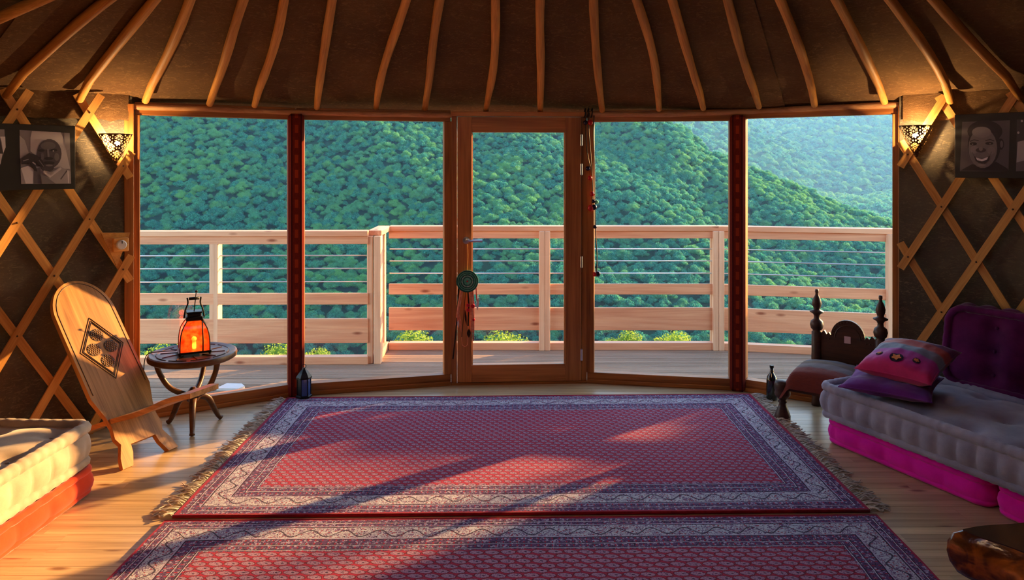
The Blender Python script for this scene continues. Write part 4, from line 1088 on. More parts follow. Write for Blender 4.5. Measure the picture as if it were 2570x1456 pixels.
# ------------------------------------------------------------------ small lantern at the left post
c = fl(763, 1001); fn = empty('floor_lantern', (c.x, c.y, 0.013), math.radians(20))
nb = NT('blue glass'); nb.principled(rgb(60, 84, 150), 0.1, spec=0.8, **{'Alpha': 0.75}); M_BLUE = nb.m
m = MB(); m.lathe([(0, 0), (0.056, 0), (0.056, 0.012), (0.048, 0.016), (0, 0.016)], seg=6); m.build('base', M_BLACK, fn)
for k in range(6):
    a0, a1 = math.pi/3*k, math.pi/3*(k+1); m = MB(); e = 0.045
    p0, p1 = Vector((e*math.cos(a0), e*math.sin(a0), 0.016)), Vector((e*math.cos(a1), e*math.sin(a1), 0.016)); q0, q1 = p0+Vector((0, 0, 0.115)), p1+Vector((0, 0, 0.115))
    m.add([p0, p1, q1, q0], [(0, 1, 2, 3)]); m.build('panel', M_BLUE if k % 3 else M_BLACK, fn)
    m = MB(); m.tube([p0, q0], 0.004, 6); m.build('corner_bar', M_BLACK, fn)
m = MB(); m.lathe([(0, 0.131), (0.054, 0.131), (0.054, 0.142), (0.035, 0.170), (0.014, 0.195), (0.009, 0.205), (0, 0.205)], seg=6); m.build('roof', M_BLACK, fn)
m = MB(); m.tube([(0.014*math.cos(t), 0, 0.215+0.014*math.sin(t)) for t in np.linspace(0, 6.283, 13)[:-1]], 0.0022, 5, closed=True); m.build('hanging_ring', M_BLACK, fn, smooth=True)
tag(fn, 'small black lantern with blue glass at the foot of the left post', 'lantern')

# ------------------------------------------------------------------ dark bottle by the bench
c = fl(1937, 1003); bt = empty('bottle', (c.x, c.y, 0))
nb = NT('dark bottle glass'); nb.principled(rgb(20, 22, 20), 0.12, spec=0.8); M_BOT = nb.m
m = MB(); m.lathe([(0, 0), (0.034, 0.0), (0.036, 0.006), (0.036, 0.135), (0.030, 0.165), (0.015, 0.185), (0.012, 0.20), (0.012, 0.225), (0, 0.225)], seg=20); m.build('glass_body', M_BOT, bt, smooth=True)
m = MB(); m.lathe([(0, 0.224), (0.0145, 0.224), (0.0145, 0.240), (0, 0.240)], seg=14); m.build('stopper', M_BLACK, bt)
tag(bt, 'dark glass bottle standing on the floor behind the bench leg', 'bottle')

# ------------------------------------------------------------------ low carved bench chair on the right
LPp, RPp, FLp, FRp = Vector((2.080, 5.030, 0)), Vector((2.395, 4.790, 0)), Vector((1.748, 4.762, 0)), Vector((2.062, 4.522, 0))
bc = empty('bench_chair'); 
post_prof = [(0, 0), (0.034, 0), (0.034, 0.02), (0.030, 0.05), (0.034, 0.08), (0.034, 0.30), (0.036, 0.33), (0.034, 0.36), (0.034, 0.50), (0.024, 0.51), (0.038, 0.525), (0.044, 0.55), (0.038, 0.575), (0.020, 0.59), (0.018, 0.61), (0.026, 0.625), (0.045, 0.635), (0.045, 0.642), (0.022, 0.652), (0.020, 0.66), (0.028, 0.68), (0.030, 0.70), (0.022, 0.73), (0.012, 0.75), (0.009, 0.765), (0.012, 0.772), (0.011, 0.79), (0, 0.792)]
for q, zs in ((LPp, 1.0), (RPp, 1.0)):
    m = MB(); m.lathe(post_prof, (0, 0, 0), 18); m.build('back_post', M_BENCH, bc, smooth=True, M=Matrix.Translation(q))
leg_prof = [(0, 0), (0.048, 0), (0.050, 0.02), (0.044, 0.04), (0.026, 0.085), (0.020, 0.10), (0.030, 0.112), (0.020, 0.122), (0.030, 0.135), (0.047, 0.150), (0.051, 0.165), (0.047, 0.18), (0.050, 0.19), (0.051, 0.225), (0.044, 0.245), (0, 0.25)]
for q in (FLp, FRp):
    m = MB(); m.lathe(leg_prof, (0, 0, 0), 20); m.build('front_leg', M_BENCH, bc, smooth=True, M=Matrix.Translation(q))
for a, b in ((FLp, FRp), (FLp, LPp), (FRp, RPp), (LPp, RPp)):
    z = Vector((0, 0, 0.215)); beam('seat_rail', a+z, b+z, 0.035, 0.05, M_BENCH, bc)
    z = Vector((0, 0, 0.10)); 
m = MB(); ctr = (FLp+FRp+LPp+RPp)/4; m.add([p+Vector((0, 0, 0.242)) for p in (FLp, FRp, RPp, LPp)]+[p+Vector((0, 0, 0.225)) for p in (FLp, FRp, RPp, LPp)], [(0, 1, 2, 3), (7, 6, 5, 4), (0, 4, 5, 1), (1, 5, 6, 2), (2, 6, 7, 3), (3, 7, 4, 0)]); m.build('seat', M_BENCH, bc)
u = (RPp-LPp); wB = u.length; u = u.normalized(); nB = Vector((-u.y, u.x, 0)); nB = nB if nB.y < 0 else -nB
h2 = wB/2-0.02; ol = [(-h2, 0.27), (h2, 0.27), (h2, 0.49), (h2-0.03, 0.52), (h2-0.045, 0.495), (h2-0.06, 0.51), (h2-0.075, 0.485)]
ol += [(0.105*math.cos(a), 0.49+0.115*math.sin(a)) for a in np.linspace(0.1, math.pi-0.1, 17)]+[(-h2+0.075, 0.485), (-h2+0.06, 0.51), (-h2+0.045, 0.495), (-h2+0.03, 0.52), (-h2, 0.49)]
mid_ = (LPp+RPp)/2; Mb = Matrix((u, Vector((0, 0, 1)), u.cross(Vector((0, 0, 1))))).transposed().to_4x4(); Mb.translation = mid_
m = MB(); m.prism(ol, 0.022); bp = m.build('back_panel', M_BENCH, bc, M=Mb, fix=True)
fz = 1 if u.cross(Vector((0, 0, 1))).dot(nB) > 0 else -1
m = MB()
for a in np.linspace(0.1, math.pi-0.1, 15): m.ball((0.092*math.cos(a), 0.49+0.100*math.sin(a), fz*0.011), 0.005, 6, 4)
for x in np.linspace(-h2+0.02, h2-0.02, 16):
    if abs(x) > 0.1: m.ball((x, 0.465, fz*0.011), 0.005, 6, 4)
tag(m.build('carved_beads', M_CARVE, bp, smooth=True), kind='stuff')
m = MB(); m.tube([(0.080*math.cos(a), 0.48+0.088*math.sin(a), fz*0.011) for a in np.linspace(0, math.pi, 15)], 0.004, 5); m.build('arch_groove', M_CARVE, bp)
m = MB(); m.box((0.0, 0.475, fz*0.0125), (0.040, 0.046, 0.002)); m.build('paper_label', plain('paper', rgb(214, 176, 176), 0.8), bp)
rebase(bc, (ctr.x, ctr.y, 0)); tag(bc, 'low dark carved chair with turned finials and arched back', 'chair')
# striped cushion thrown over its seat
def kil_mat():
    n = NT('striped kilim'); x, y, z = n.sep(n.coord('Object')); g = n.noise(n.mapping(n.coord('Object'), (30, 160, 30)), 1.0, 3)
    k = y+(n.noise(n.coord('Object'), 12, 2)-0.5)*0.02
    col = n.ramp(k*1.6+0.5, [(0.0, rgb(118, 52, 38)), (0.30, rgb(132, 58, 50)), (0.34, rgb(120, 110, 112)), (0.44, rgb(128, 118, 122)), (0.47, rgb(104, 84, 70)), (0.56, rgb(116, 96, 80)), (0.60, rgb(92, 104, 124)), (0.85, rgb(112, 122, 138)), (1.0, rgb(90, 80, 84))])
    n.principled(n.mix(g*0.5, col, (0.03, 0.02, 0.02, 1)), 0.95, spec=0.1, sheen=0.3, normal=n.bump(g, 0.5, 0.004)); return n.m
fx_ = (FRp-FLp).normalized(); kc = ctr+Vector((-0.03, -0.01, 0)); Mk = frame_M((kc.x, kc.y, 0.262), fx_, (0, 0, 1))
kr = empty('kilim_cushion'); m = MB(); NK = 30
def kf(sg):
    def g(u_, v_):
        a, b = u_*2-1, v_*2-1; e = max(0, 1-a*a)*max(0, 1-b*b); z = (0.095 if sg > 0 else 0.004)*e**0.38
        x, y = a*0.235*(1-0.05*(1-b*b)), b*0.245*(1-0.05*(1-a*a)); z += 0.006*mnoise.noise(Vector((a*4, b*4, 5)))*e
        z -= 0.075*smoothstep(0.72, 1.0, -a)*(0.5+0.5*(1-b)/2)+0.045*smoothstep(0.8, 1.0, -b)
        return Vector((x, y, z))
    return g
m.grid(kf(1), NK, NK); m.grid(kf(-1), NK, NK); m.f = m.f[:(NK-1)**2]+[t[::-1] for t in m.f[(NK-1)**2:]]
m.build('cover', kil_mat(), kr, smooth=True); kr.matrix_world = Mk
tag(kr, 'grey and rust striped kilim cushion draped over the low carved chair', 'cushion')

# ------------------------------------------------------------------ polished log table at lower right
def log_mat():
    n = NT('polished root wood'); v = n.coord('Object'); g = n.noise(n.mapping(v, (3, 3, 7)), 1.0, 3, 0.55, 2.0); g2 = n.noise(v, 9, 3, 0.6, 1.0)
    col = n.ramp(g*0.6+g2*0.4, [(0.36, rgb(38, 18, 8)), (0.48, rgb(92, 46, 16)), (0.58, rgb(168, 92, 28)), (0.70, rgb(120, 60, 22))]); n.principled(col, 0.22, spec=0.6, normal=n.bump(g2, 0.3, 0.02)); return n.m
M_LOG = log_mat(); M_LOGT = None
nn_ = NT('polished dark top'); gg = nn_.noise(nn_.coord('Object'), 5, 4, 0.6, 1.5); nn_.principled(nn_.mix(gg, rgb(44, 30, 26), rgb(78, 54, 42)), 0.12, spec=0.6); M_LOGT = nn_.m
lg = empty('log_table'); cz = Vector((1.95, 2.36, 0)); ZL = 0.40
ot = [(1.535, 2.51), (1.62, 2.535), (1.77, 2.555), (1.95, 2.60), (2.15, 2.64), (2.38, 2.58), (2.50, 2.40), (2.44, 2.18), (2.20, 2.06), (1.98, 2.08), (1.80, 2.17), (1.68, 2.29), (1.64, 2.365), (1.605, 2.412), (1.56, 2.46)]
ot = [p for p in catmull([Vector((x, y, 0)) for x, y in ot]+[Vector((ot[0][0], ot[0][1], 0))], 4)][:-1]
nO = len(ot); rows = []; cm = sum(ot, Vector())/nO
for (z, o) in ((ZL, 0.0), (ZL-0.012, 0.016), (ZL-0.04, 0.038), (ZL-0.075, 0.052), (ZL-0.11, 0.045), (ZL-0.145, 0.015), (ZL-0.17, -0.05), (ZL-0.18, -0.14)):
    row = []
    for i, p in enumerate(ot):
        d = (p-cm).normalized(); k = mnoise.noise(Vector((p.x*7, p.y*7, z*9)))*0.03 if z < ZL else 0; q = p+d*(o+k); row.append(Vector((q.x, q.y, z+(0.02*mnoise.noise(Vector((p.x*5, p.y*5, 3))) if z < ZL-0.05 else 0))))
    rows.append(row)
m = MB(); m.add([p-cz for r_ in rows for p in r_], [(j*nO+i, (j+1)*nO+i, (j+1)*nO+(i+1) % nO, j*nO+(i+1) % nO) for j in range(len(rows)-1) for i in range(nO)]+[tuple((len(rows)-1)*nO+i for i in range(nO))])
m.build('root_slab', M_LOG, lg, smooth=True, fix=True)
m = MB(); m.prism([(p.x-cz.x, p.y-cz.y) for p in ot], 0.006, c=(0, 0, ZL+0.001)); m.build('polished_top', M_LOGT, lg, fix=True)
for (x, y) in ((2.0, 2.40), (2.28, 2.46), (2.18, 2.22)):
    m = MB(); m.tube(catmull([(x-cz.x, y-cz.y, ZL-0.16), (x-cz.x+0.01, y-cz.y, 0.12), (x-cz.x+0.03, y-cz.y-0.01, 0.0)], 4), [0.065, 0.06, 0.055, 0.05, 0.05, 0.052, 0.055, 0.06, 0.065], 10); m.build('stump_leg', M_LOG, lg, smooth=True)
lg.location = cz; tag(lg, 'polished root wood slab table at the edge of the near rug', 'table')
# ------------------------------------------------------------------ perforated corner sconces
def sconce_metal():
    n = NT('pierced brass'); g = n.noise(n.coord('Object'), 60, 3); n.principled(n.mix(g, rgb(70, 48, 26), rgb(110, 78, 40)), 0.45, metal=0.8); return n.m
M_PIERCE = sconce_metal()
def sconce(px, py_top, py_bot, wpx, label, power):
    base = on_cyl(px, py_bot, 3.845); z_b = base.z; s = base.y/F_PX; H = (py_bot-py_top)*s; Rr = wpx*s/2
    inw = Vector((XC-base.x, YC-base.y, 0)).normalized(); tan = Vector((-inw.y, inw.x, 0)); root = empty('wall_sconce', base)
    NU, NV = 120, 84; vs = []; fs = []
    rad = lambda v: Rr*(0.04+0.96*v**0.80)
    def pos(u, v): a = math.pi*u; r = rad(v); return tan*(math.cos(a)*r)+inw*(math.sin(a)*r*1.0)+Vector((0, 0, H*v))
    roses = [(-0.62, 0.78, 0.21), (0.0, 0.80, 0.19), (0.62, 0.78, 0.21), (-0.34, 0.52, 0.155), (0.34, 0.52, 0.155), (0.0, 0.30, 0.13)]
    def hole(u, v):
        x = (u-0.5)*math.pi*rad(v)/(Rr*1.35); 
        for (cx, cy, r) in roses:
            dx, dy = x-cx, v-cy; d = math.hypot(dx, dy)
            if d > r: continue
            a = math.atan2(dy, dx)
            if 0.42*r < d < 0.80*r and abs(math.sin(4*a)) > 0.45: return True
            if 0.84*r < d < 0.97*r and abs(math.sin(8*a)) > 0.6: return True
            if d < 0.2*r: return True
        if 0.06 < v < 0.96:
            gx, gy = (x*9) % 1-0.5, (v*9+0.5*(int(x*9) % 2)) % 1-0.5
            if all(math.hypot(x-cx, v-cy) > r*1.06 for cx, cy, r in roses) and math.hypot(gx, gy) < 0.27: return True
        return False
    for j in range(NV):
        for i in range(NU): vs.append(pos(i/(NU-1), j/(NV-1)))
    for j in range(NV-1):
        for i in range(NU-1):
            if not hole((i+0.5)/(NU-1), (j+0.5)/(NV-1)): fs.append((j*NU+i, j*NU+i+1, (j+1)*NU+i+1, (j+1)*NU+i))
    m = MB(); m.add(vs, fs); m.build('pierced_shade', M_PIERCE, root)
    m = MB(); m.tube([pos(u, 1.0) for u in np.linspace(0, 1, 24)], 0.0025, 5); m.build('rim', M_PIERCE, root, smooth=True)
    for e in (0, 1):
        m = MB(); m.tube([pos(e, v) for v in np.linspace(0, 1, 12)], 0.003, 5); m.build('edge', M_PIERCE, root, smooth=True)
    m = MB(); m.ball((0, 0, 0), 0.012, 8, 6); m.build('tip', M_PIERCE, root, smooth=True)
    lc = inw*(Rr*0.42)+Vector((0, 0, H*0.66)); m = MB(); m.ball(lc, 0.014, 12, 8); m.build('bulb', M_BULB2, root, smooth=True)
    ld = bpy.data.lights.new('sconce_light', 'POINT'); ld.energy = power; ld.color = (1.0, 0.64, 0.28); ld.shadow_soft_size = 0.006
    lo = bpy.data.objects.new('sconce_light', ld); COL.objects.link(lo); lo.parent = root; lo.location = lc+Vector((0, 0, 0.022))
    return tag(root, label, 'lamp', 'pierced wall sconces')
M_BULB2 = emit('sconce bulb', (1.0, 0.72, 0.38, 1), 90.0)
sconce(290, 337, 407, 76, 'lit pierced metal sconce above the plank chair at left', 7.0)
sconce(2300, 316, 390, 78, 'lit pierced metal sconce above the low carved chair at right', 7.0)

# ------------------------------------------------------------------ picture boards on the lattice
def board(name, label, px0, px1, py_t0, py_t1, py_b0, py_b1, shapes, x_out):
    """flat board between two columns; px0 is the end nearer the window, x_out how far it runs on past the frame (m)"""
    a = on_cyl(px0, 400, 3.815); b = on_cyl(px1, 400, 3.815); a.z = b.z = 0; u = (b-a).normalized(); inw = Vector((XC-a.x, YC-a.y, 0)).normalized(); nrm = u.cross(Vector((0, 0, 1))); nrm = nrm if nrm.dot(inw) > 0 else -nrm
    L = (b-a).length+x_out; zt = HC-(py_t0-HY)/F_PX*a.y; zb = HC-(py_b0-HY)/F_PX*a.y
    root = empty(name, a+Vector((0, 0, zb))); Mx = frame_M((0, 0, 0), u, (0, 0, 1)); off = nrm*0.0
    m = MB(); m.box(u*(L/2)-nrm*0.008, (1, 1, 1), 0, Matrix.Identity(3)); m.v = []; m.f = []; m.mi = []
    m.box((0, 0, 0), (L, 0.016, zt-zb), 0.002); m.build('board', M_BOARD, root, M=frame_M(u*(L/2)-nrm*0.008+Vector((0, 0, (zt-zb)/2)), u, (0, 0, 1)))
    def pt(px, py, lay):
        d = ray(px, py); k = (a-Vector((0, 0, HC))); t = k.dot(nrm)/d.dot(nrm); q = Vector((0, 0, HC))+d*t; return q-root.location+nrm*(0.0006*lay)
    for nm, polys in shapes:
        m = MB(); mats = []; r_ = []
        for lay, (col, pts) in enumerate(polys):
            if col not in mats: mats.append(col)
            m.cur = mats.index(col); q = [pt(x, y, lay+1) for x, y in pts]; nv = len(q)
            cen = sum(q, Vector())/nv; m.add([cen]+q, [(0, 1+i, 1+(i+1) % nv) for i in range(nv)])
        m.build(nm, [PRINT(c) for c in mats], root)
    return tag(root, label, 'picture')
M_BOARD = plain('black board', rgb(30, 28, 26), 0.55)
_pr = {}
def PRINT(c):
    if c not in _pr: _pr[c] = plain('print %d %d %d' % c, rgb(*c), 0.45)
    return _pr[c]
def ell(cx, cy, rx, ry, n=22, a0=0, a1=2*math.pi, tilt=0):
    out = []
    for i in range(n):
        t = a0+(a1-a0)*i/n; x, y = rx*math.cos(t), ry*math.sin(t); out.append((cx+x*math.cos(tilt)-y*math.sin(tilt), cy+x*math.sin(tilt)+y*math.cos(tilt)))
    return out
def line(x0, y0, x1, y1, w):
    d = math.hypot(x1-x0, y1-y0); nx, ny = -(y1-y0)/d*w/2, (x1-x0)/d*w/2; return [(x0+nx, y0+ny), (x1+nx, y1+ny), (x1-nx, y1-ny), (x0-nx, y0-ny)]
G = lambda v, t=6: (min(255, int(v*1.25)+t), int(min(255, v*1.25)), min(255, int(v*1.25)+t+4))
woman = [(G(104), [(49, 326), (175, 334), (178, 461), (53, 462)]), (G(140), [(49, 340), (62, 352), (72, 384), (50, 398)]),
 (G(148), [(80, 329), (152, 332), (160, 350), (166, 380), (176, 424), (158, 424), (110, 420), (92, 392), (76, 380), (76, 345)]), (G(112), [(160, 333), (174, 335), (175, 372), (166, 380), (161, 355)]),
 (G(126), [(60, 420), (108, 418), (122, 432), (150, 418), (176, 430), (178, 461), (53, 462), (51, 424)]), (G(176), [(52, 422), (70, 416), (84, 424), (82, 461), (64, 461), (58, 440)]), (G(74), [(84, 424), (100, 420), (104, 461), (84, 461)]),
 (G(62), ell(123, 386, 31, 37)), (G(54), ell(118, 418, 17, 14)), (G(80), ell(120, 366, 19, 10)), (G(36), ell(103, 378, 8, 3.5)), (G(36), ell(134, 377, 9, 3.5)), (G(150), ell(133, 379, 2, 1.5)), (G(94), line(119, 374, 121, 396, 4.5)), (G(38), ell(121, 398, 11, 4)),
 (G(84), ell(141, 394, 6, 10)), (G(76), ell(105, 393, 4, 9)), (G(36), ell(122, 409, 14, 4)), (G(92), ell(122, 415, 9, 2.5)),
 (G(38), [(51, 398), (72, 384), (92, 390), (106, 404), (110, 418), (104, 420), (94, 408), (82, 404), (90, 422), (92, 431), (84, 428), (70, 408), (52, 412)]), (G(140), line(80, 407, 88, 413, 3)), (G(118), line(56, 404, 70, 400, 2)), (G(90), line(96, 402, 108, 418, 2)),
 (G(158), [(108, 428), (124, 440), (150, 420), (153, 424), (124, 446), (106, 434)]), (G(92), [(100, 436), (120, 448), (138, 461), (104, 461)]), (G(70), line(150, 450, 166, 428, 3)), (G(176), line(168, 428, 170, 460, 2))]
other_l = [(G(110), [(-90, 322), (11, 325), (12, 342), (14, 365), (9, 385), (1, 412), (-90, 452)]), (G(186), [(0, 343), (13, 343), (14, 370), (8, 384), (4, 356)]), (G(46), [(-60, 350), (0, 348), (5, 372), (8, 384), (0, 420), (-60, 440)]), (G(170), [(-20, 385), (6, 386), (1, 412), (-20, 420)])]
board('picture_board', 'black board with portrait print of a veiled figure above the chair', 189, 0, 316, 305, 474, 480, [('portrait_print', woman), ('torn_print', other_l)], 0.18)
D_ = lambda v: (int(min(240, v*1.35))+8, int(min(240, v*1.35)), int(min(240, v*1.35))+6)
boy = [(D_(62), [(2415, 306), (2535, 302), (2531, 430), (2409, 430)]), (D_(24), [(2411, 428), (2440, 412), (2460, 420), (2480, 424), (2500, 406), (2530, 424), (2531, 430)]),
 (D_(26), ell(2472, 330, 44, 28)), (D_(26), ell(2512, 362, 8, 14)), (D_(74), ell(2514, 362, 4, 9)), (D_(30), ell(2470, 366, 41, 56)), (D_(82), ell(2467, 372, 36, 50)), (D_(90), ell(2464, 332, 24, 14)), (D_(92), ell(2446, 376, 10, 10)), (D_(90), ell(2488, 378, 10, 10)),
 (D_(34), line(2435, 355, 2445, 351, 2.2)), (D_(34), line(2445, 351, 2457, 353, 2.2)), (D_(34), line(2474, 353, 2486, 350, 2.2)), (D_(34), line(2486, 350, 2496, 354, 2.2)), (D_(24), ell(2444, 361, 9, 4)), (D_(24), ell(2484, 360, 10, 4)), (D_(110), ell(2442, 362, 2, 1.2)), (D_(110), ell(2486, 361, 2, 1.2)), (D_(46), ell(2463, 377, 13, 6)), (D_(88), ell(2463, 374, 5, 5)),
 (D_(34), [(2446, 392), (2456, 397), (2466, 399), (2476, 397), (2486, 391), (2482, 403), (2474, 409), (2466, 411), (2458, 409), (2450, 404)]), (D_(165), [(2450, 395), (2458, 399), (2466, 400.5), (2474, 399), (2482, 394), (2478, 401), (2466, 405), (2454, 402)]), (D_(96), ell(2466, 414, 11, 2.5)), (D_(66), line(2442, 382, 2446, 392, 1.5)), (D_(66), line(2490, 381, 2486, 391, 1.5))]
other_r = [(D_(40), [(2552, 300), (2640, 296), (2640, 428), (2550, 430)]), (D_(120), [(2554, 356), (2572, 352), (2600, 360), (2600, 396), (2551, 408)]), (D_(70), [(2551, 408), (2600, 396), (2600, 429), (2550, 430)]), (D_(130), ell(2565, 304, 3, 3)), (D_(130), ell(2556, 333, 3, 3))]
board('picture_board', 'black board with portrait print of a smiling child on the right lattice', 2396, 2570, 288, 282, 446, 446, [('portrait_print', boy), ('cropped_print', other_r)], 0.20)

# ------------------------------------------------------------------ thermostat on its wooden plate
pa, pb_, pc_ = [on_cyl(x, y, 3.842) for x, y in ((252, 584), (325, 584), (291, 668))]
inw = Vector((XC-pa.x, YC-pa.y, 0)).normalized(); th = empty('thermostat', pc_); 
m = MB(); t = [p-pc_ for p in (pa, pb_, pc_)]; m.add([p+inw*0.016 for p in t]+t, [(0, 1, 2), (5, 4, 3), (0, 3, 4, 1), (1, 4, 5, 2), (2, 5, 3, 0)]); m.build('backing_plate', M_SLAT, th, fix=True)
q = on_cyl(299, 613, 3.842)-pc_; tn = Vector((inw.y, -inw.x, 0)); m = MB(); m.box((0, 0, 0), (0.085, 0.085, 0.03), 0.004); m.build('switch_box', M_SLAT, th, M=frame_M(q+inw*0.030, tn, inw))
m = MB(); m.lathe([(0, 0), (0.030, 0), (0.028, 0.014), (0.024, 0.018), (0, 0.018)], seg=24); m.build('dial', M_WHITE, th, M=frame_M(q+inw*0.045, tn, inw))
m = MB(); m.box((0, -0.017, 0.019), (0.004, 0.016, 0.003)); m.build('pointer', M_BLACK, th, M=frame_M(q+inw*0.045, tn, inw))
tag(th, 'white round thermostat dial on a triangular wooden plate beside the left jamb', 'thermostat')

# ------------------------------------------------------------------ dream catcher on the door handle
A, B = P[2], P[3]; u, n = seg_frame(A, B)
q = on_seg(1173, A, B)+n*0.060; q.z = HC-(706-HY)/F_PX*q.y; dcr = empty('dream_catcher', q); sc_ = q.y/F_PX
Md = frame_M((0, 0, 0), u, n)
M_JADE = cloth('jade yarn', rgb(60, 160, 132), rgb(140, 210, 182), scale=60); M_JADED = cloth('dark jade yarn', rgb(24, 70, 62), rgb(44, 100, 88), scale=60); M_PEACH = cloth('peach ribbon', rgb(206, 110, 76), rgb(226, 150, 118), scale=40); M_REDY = cloth('red yarn', rgb(170, 20, 40), rgb(200, 40, 50), scale=50); M_FEA = cloth('brown feather', rgb(34, 22, 18), rgb(64, 42, 30), scale=50); M_WF = cloth('white feather', rgb(210, 200, 196), rgb(236, 230, 226), scale=50)
R_ = 26*sc_
m = MB(); m.lathe([(0, -0.002), (R_, -0.002), (R_, 0.002), (0, 0.002)], seg=36); m.build('web', M_JADE, dcr, M=Md)
for k, (r, t_, mt) in enumerate(((1.0, 0.006, M_JADED), (0.80, 0.003, M_JADED), (0.62, 0.004, M_JADED), (0.40, 0.003, M_JADED), (0.24, 0.004, M_JADE), (0.90, 0.003, M_JADE))):
    m = MB(); m.tube([(R_*r*math.cos(a), R_*r*math.sin(a), 0.004) for a in np.linspace(0, 6.283, 37)[:-1]], t_, 6, closed=True); m.build('hoop', mt, dcr, smooth=True, M=Md)
m = MB()
for a in np.linspace(0, 6.283, 25)[:-1]: m.ball((R_*0.52*math.cos(a), R_*0.52*math.sin(a), 0.004), 0.0035, 6, 4)
m.build('beads', M_WF, dcr, smooth=True, M=Md); tag(dcr.children[-1], kind='stuff')
m = MB(); m.ball((0, 0, 0.005), 0.007, 8, 6); m.build('centre_bead', M_REDY, dcr, M=Md)
m = MB(); m.tube(catmull([(0, R_, 0), (0.004, R_+0.10, -0.005), (0.002, R_+0.195, -0.004)], 5), 0.0022, 5); m.build('hanging_cord', cloth('gold cord', rgb(190, 130, 60), rgb(210, 150, 80)), dcr, smooth=True, M=Md)
def strand(x0, x1, y0, y1, mt, r, nm, tip=None):
    m = MB(); pts = catmull([(x0, y0, 0.003), ((x0+x1)/2+random.uniform(-0.008, 0.008), (y0+y1)/2, 0.008), (x1, y1, 0.004)], 6); m.tube(pts, r, 6, squash=(0.3, 1)); o = m.build(nm, mt, dcr, smooth=True, M=Md)
    return o
def feather(x, y, L, wd, mt, tilt=0.0):
    m = MB(); pts = [(wd*math.sin(t)*0.5*(1-0.3*t/3.14), -L*t/math.pi) for t in np.linspace(0, math.pi, 10)]+[(-wd*math.sin(t)*0.5, -L*t/math.pi) for t in np.linspace(math.pi, 0, 10)][1:-1]
    m.prism(pts, 0.0016); return m.build('feather', mt, dcr, M=Md @ Matrix.Translation((x, y, 0.008)) @ Matrix.Rotation(tilt, 4, 'Z'))
P_ = lambda dx, dy: (dx*sc_, -dy*sc_)
for (a, b, mt, r, nm) in (((-22, 18), (-36, 195), M_FEA, 0.006, 'ribbon'), ((-14, 22), (-26, 110), M_PEACH, 0.013, 'ribbon'), ((-4, 26), (-14, 140), M_FEA, 0.0025, 'yarn'), ((2, 26), (2, 112), M_FEA, 0.007, 'yarn'), ((8, 25), (12, 128), M_PEACH, 0.016, 'ribbon'), ((14, 22), (16, 150), M_REDY, 0.004, 'yarn'), ((22, 14), (26, 60), M_REDY, 0.004, 'yarn')):
    x0, y0 = P_(*a); x1, y1 = P_(*b); strand(x0, x1, y0, y1, mt, r, nm)
feather(*P_(28, 40), 0.10, 0.022, M_WF, -0.1); feather(*P_(-20, 80), 0.14, 0.022, M_PEACH, 0.1); feather(*P_(4, 118), 0.07, 0.030, M_FEA); feather(*P_(-6, 70), 0.12, 0.016, M_FEA, 0.1); feather(*P_(-25, 90), 0.08, 0.014, M_WF, 0.12)
m = MB(); 
for (dx, dy, r) in ((2, 60, 5), (2, 72, 5), (14, 62, 6), (16, 96, 4)): x, y = P_(dx, dy); m.ball((x, y, 0.008), r*sc_, 8, 6)
m.build('wood_beads', M_REDY, dcr, smooth=True, M=Md); tag(dcr.children[-1], kind='stuff')
m = MB(); m.tube(catmull([P_(-14, 140)+(0.004,), P_(-12, 160)+(0.006,), P_(0, 158)+(0.006,), P_(2, 112)+(0.006,)], 6), 0.0014, 5); m.build('yarn_loop', M_PEACH, dcr, smooth=True, M=Md)
tag(dcr, 'green dream catcher with feathers hanging from the door handle', 'dream catcher')

# ------------------------------------------------------------------ string of bells beside the door
q = on_seg(1480, P[2], P[3])+n*0.05; q.z = 2.0; bs = empty('bell_string', q); sc_ = q.y/F_PX
pt = lambda px, py: Vector((0, 0, 0))+u*((px-1480)*sc_)+Vector((0, 0, HC-(py-HY)/F_PX*q.y-q.z))+n*0.012
for path in ([(1468, 280), (1467, 330), (1470, 380), (1478, 420)], [(1476, 284), (1474, 320), (1480, 400), (1484, 470), (1482, 520)], [(1488, 290), (1486, 340), (1489, 420), (1490, 520), (1491, 570), (1495, 640), (1494, 686)]):
    m = MB(); m.tube(catmull([pt(*p) for p in path], 6), 0.0035, 6); m.build('cord', M_CORD, bs, smooth=True)
M_BELL = plain('red bell', rgb(196, 30, 36), 0.25); M_BELLB = plain('dark bell', rgb(40, 34, 60), 0.25, 0.4)
for (px, py, r, mt) in ((1466, 308, 6, M_BELLB), (1478, 308, 7, M_BELL), (1472, 423, 6, M_BELLB), (1477, 447, 6, M_BELL), (1483, 487, 6, M_BELL), (1486, 505, 5, M_BELLB), (1479, 522, 8, M_BELL), (1488, 520, 7, M_BELLB), (1494, 507, 5, M_JADE), (1490, 569, 5, M_BELLB), (1490, 688, 6, M_BELL), (1497, 687, 7, M_BELLB)):
    m = MB(); m.ball(pt(px, py), r*sc_, 10, 7); m.build('bell', mt, bs, smooth=True)
for x in (1466, 1474, 1483):
    m = MB(); c = pt(x, 283); m.tube([c+u*(0.004*math.sin(t))+n*(0.030*math.cos(t)-0.03)+Vector((0, 0, 0.034*math.sin(t))) for t in np.linspace(0, 6.283, 17)[:-1]], 0.0045, 6, closed=True); m.build('tie_loop', M_CORD, bs, smooth=True)
tag(bs, 'black cord string of small red bells hanging beside the door', 'bell string')
# door stop peg on the floor
c = fl(1517, 962); m = MB(); m.lathe([(0, 0), (0.014, 0), (0.014, 0.012), (0.009, 0.016), (0.009, 0.022), (0.013, 0.026), (0.011, 0.034), (0, 0.036)], seg=14)
o = m.build('door_stop', M_FRAME, smooth=True); o.location = c; tag(o, 'tiny turned wooden door stop on the floor by the door', 'door stop')

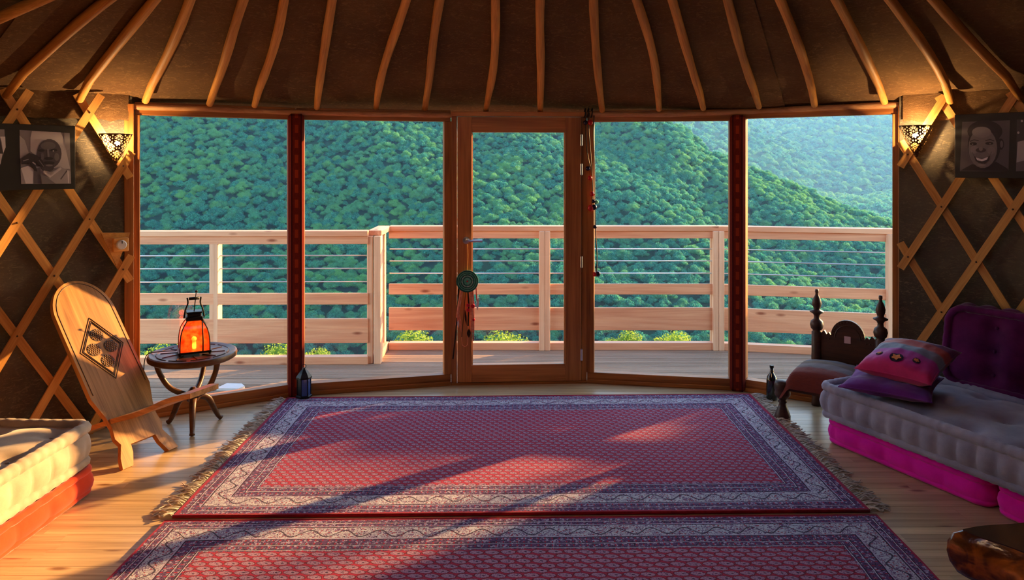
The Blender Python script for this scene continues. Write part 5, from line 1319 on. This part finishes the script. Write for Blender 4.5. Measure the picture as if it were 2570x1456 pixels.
# ------------------------------------------------------------------ unseen paper globe lamp, added above the frame for warm fill
pg = empty('fill_lamp', (XC, YC, 2.72))
nP = NT('rice paper'); tl = nP.new('ShaderNodeBsdfTranslucent'); tl.inputs[0].default_value = (0.95, 0.85, 0.7, 1); nP.link(tl.outputs[0], nP.out.inputs['Surface'])
m = MB(); m.lathe([(0.06, -0.19), (0.12, -0.155), (0.17, -0.10), (0.20, 0), (0.17, 0.10), (0.12, 0.155), (0.06, 0.19)], seg=28); m.f = m.f[:-2]; m.mi = m.mi[:-2]; m.build('paper_globe', nP.m, pg, smooth=True)
m = MB(); m.tube([(0, 0, 0.02), (0, 0, 0.62)], 0.004, 6); m.build('flex', M_CORD, pg)
m = MB(); m.ball((0, 0, 0), 0.03, 12, 8); m.build('bulb', M_BULB, pg, smooth=True)
ld = bpy.data.lights.new('fill_light', 'POINT'); ld.energy = FILL_W; ld.color = (1.0, 0.62, 0.30); ld.shadow_soft_size = 0.05; lo = bpy.data.objects.new('fill_light', ld); COL.objects.link(lo); lo.parent = pg; lo.location = (0, 0, -0.05)
tag(pg, 'round paper pendant lamp hanging under the roof crown', 'lamp')
# trees right of the deck that take the lowest sun
def big_tree(c, s_, ztop, r, label, seed, z0=-0.6):
    x, y = s_*SUN_AZ[0]+c*SUN_AZ[1], s_*SUN_AZ[1]-c*SUN_AZ[0]; zg = float(hill_z(x, y)); rz = (ztop-z0)/2/0.98
    V, T = crown_arrays(seed, 2000, leaf=0.07); V[:, 2] = np.tanh(V[:, 2]*1.9)*0.97; root = empty('deck_tree', (x, y, zg)); me = bpy.data.meshes.new('crown'); me.from_pydata((V*np.array([r, r, rz])).tolist(), [], T.tolist()); me.materials.append(M_LEAF2)
    link('crown', me, root, Matrix.Translation((0, 0, (ztop+z0)/2-zg))); m = MB(); m.tube([(0, 0, -0.3), (0.03, 0, (z0-zg)*0.6), (0, 0, (ztop+z0)/2-zg)], [0.12, 0.09, 0.05], 8); m.build('trunk', M_BARK, root); return tag(root, label, 'tree', 'young trees right of the deck')
big_tree(-4.05, 14.2, 3.30, 0.86, 'young bushy tree right of the deck nearest the railing end', 61)
big_tree(-3.08, 16.6, 3.46, 0.86, 'shorter young tree second along the right side of the deck', 62)
big_tree(-4.92, 17.2, 4.35, 0.60, 'slim young tree left of the bushy one beside the deck', 64)
big_tree(-2.93, 19.0, 7.0, 0.44, 'tall tree with a high crown behind the young trees', 65, 4.5)
big_tree(-2.25, 13.2, 5.4, 0.62, 'tall narrow tree right of the deck', 63)
# ------------------------------------------------------------------ evening haze in the valley
n = NT('valley haze'); vs_ = n.new('ShaderNodeVolumeScatter'); vs_.inputs['Color'].default_value = (0.17, 0.44, 1.0, 1); vs_.inputs['Density'].default_value = 0.00022; vs_.inputs['Anisotropy'].default_value = 0.2
n.link(vs_.outputs[0], n.out.inputs['Volume'])
m = MB(); m.box((60, 1500, 70), (3400, 2920, 420)); hz_ = m.build('haze', n.m); tag(hz_, 'pale blue evening haze filling the valley', 'haze', kind='stuff')
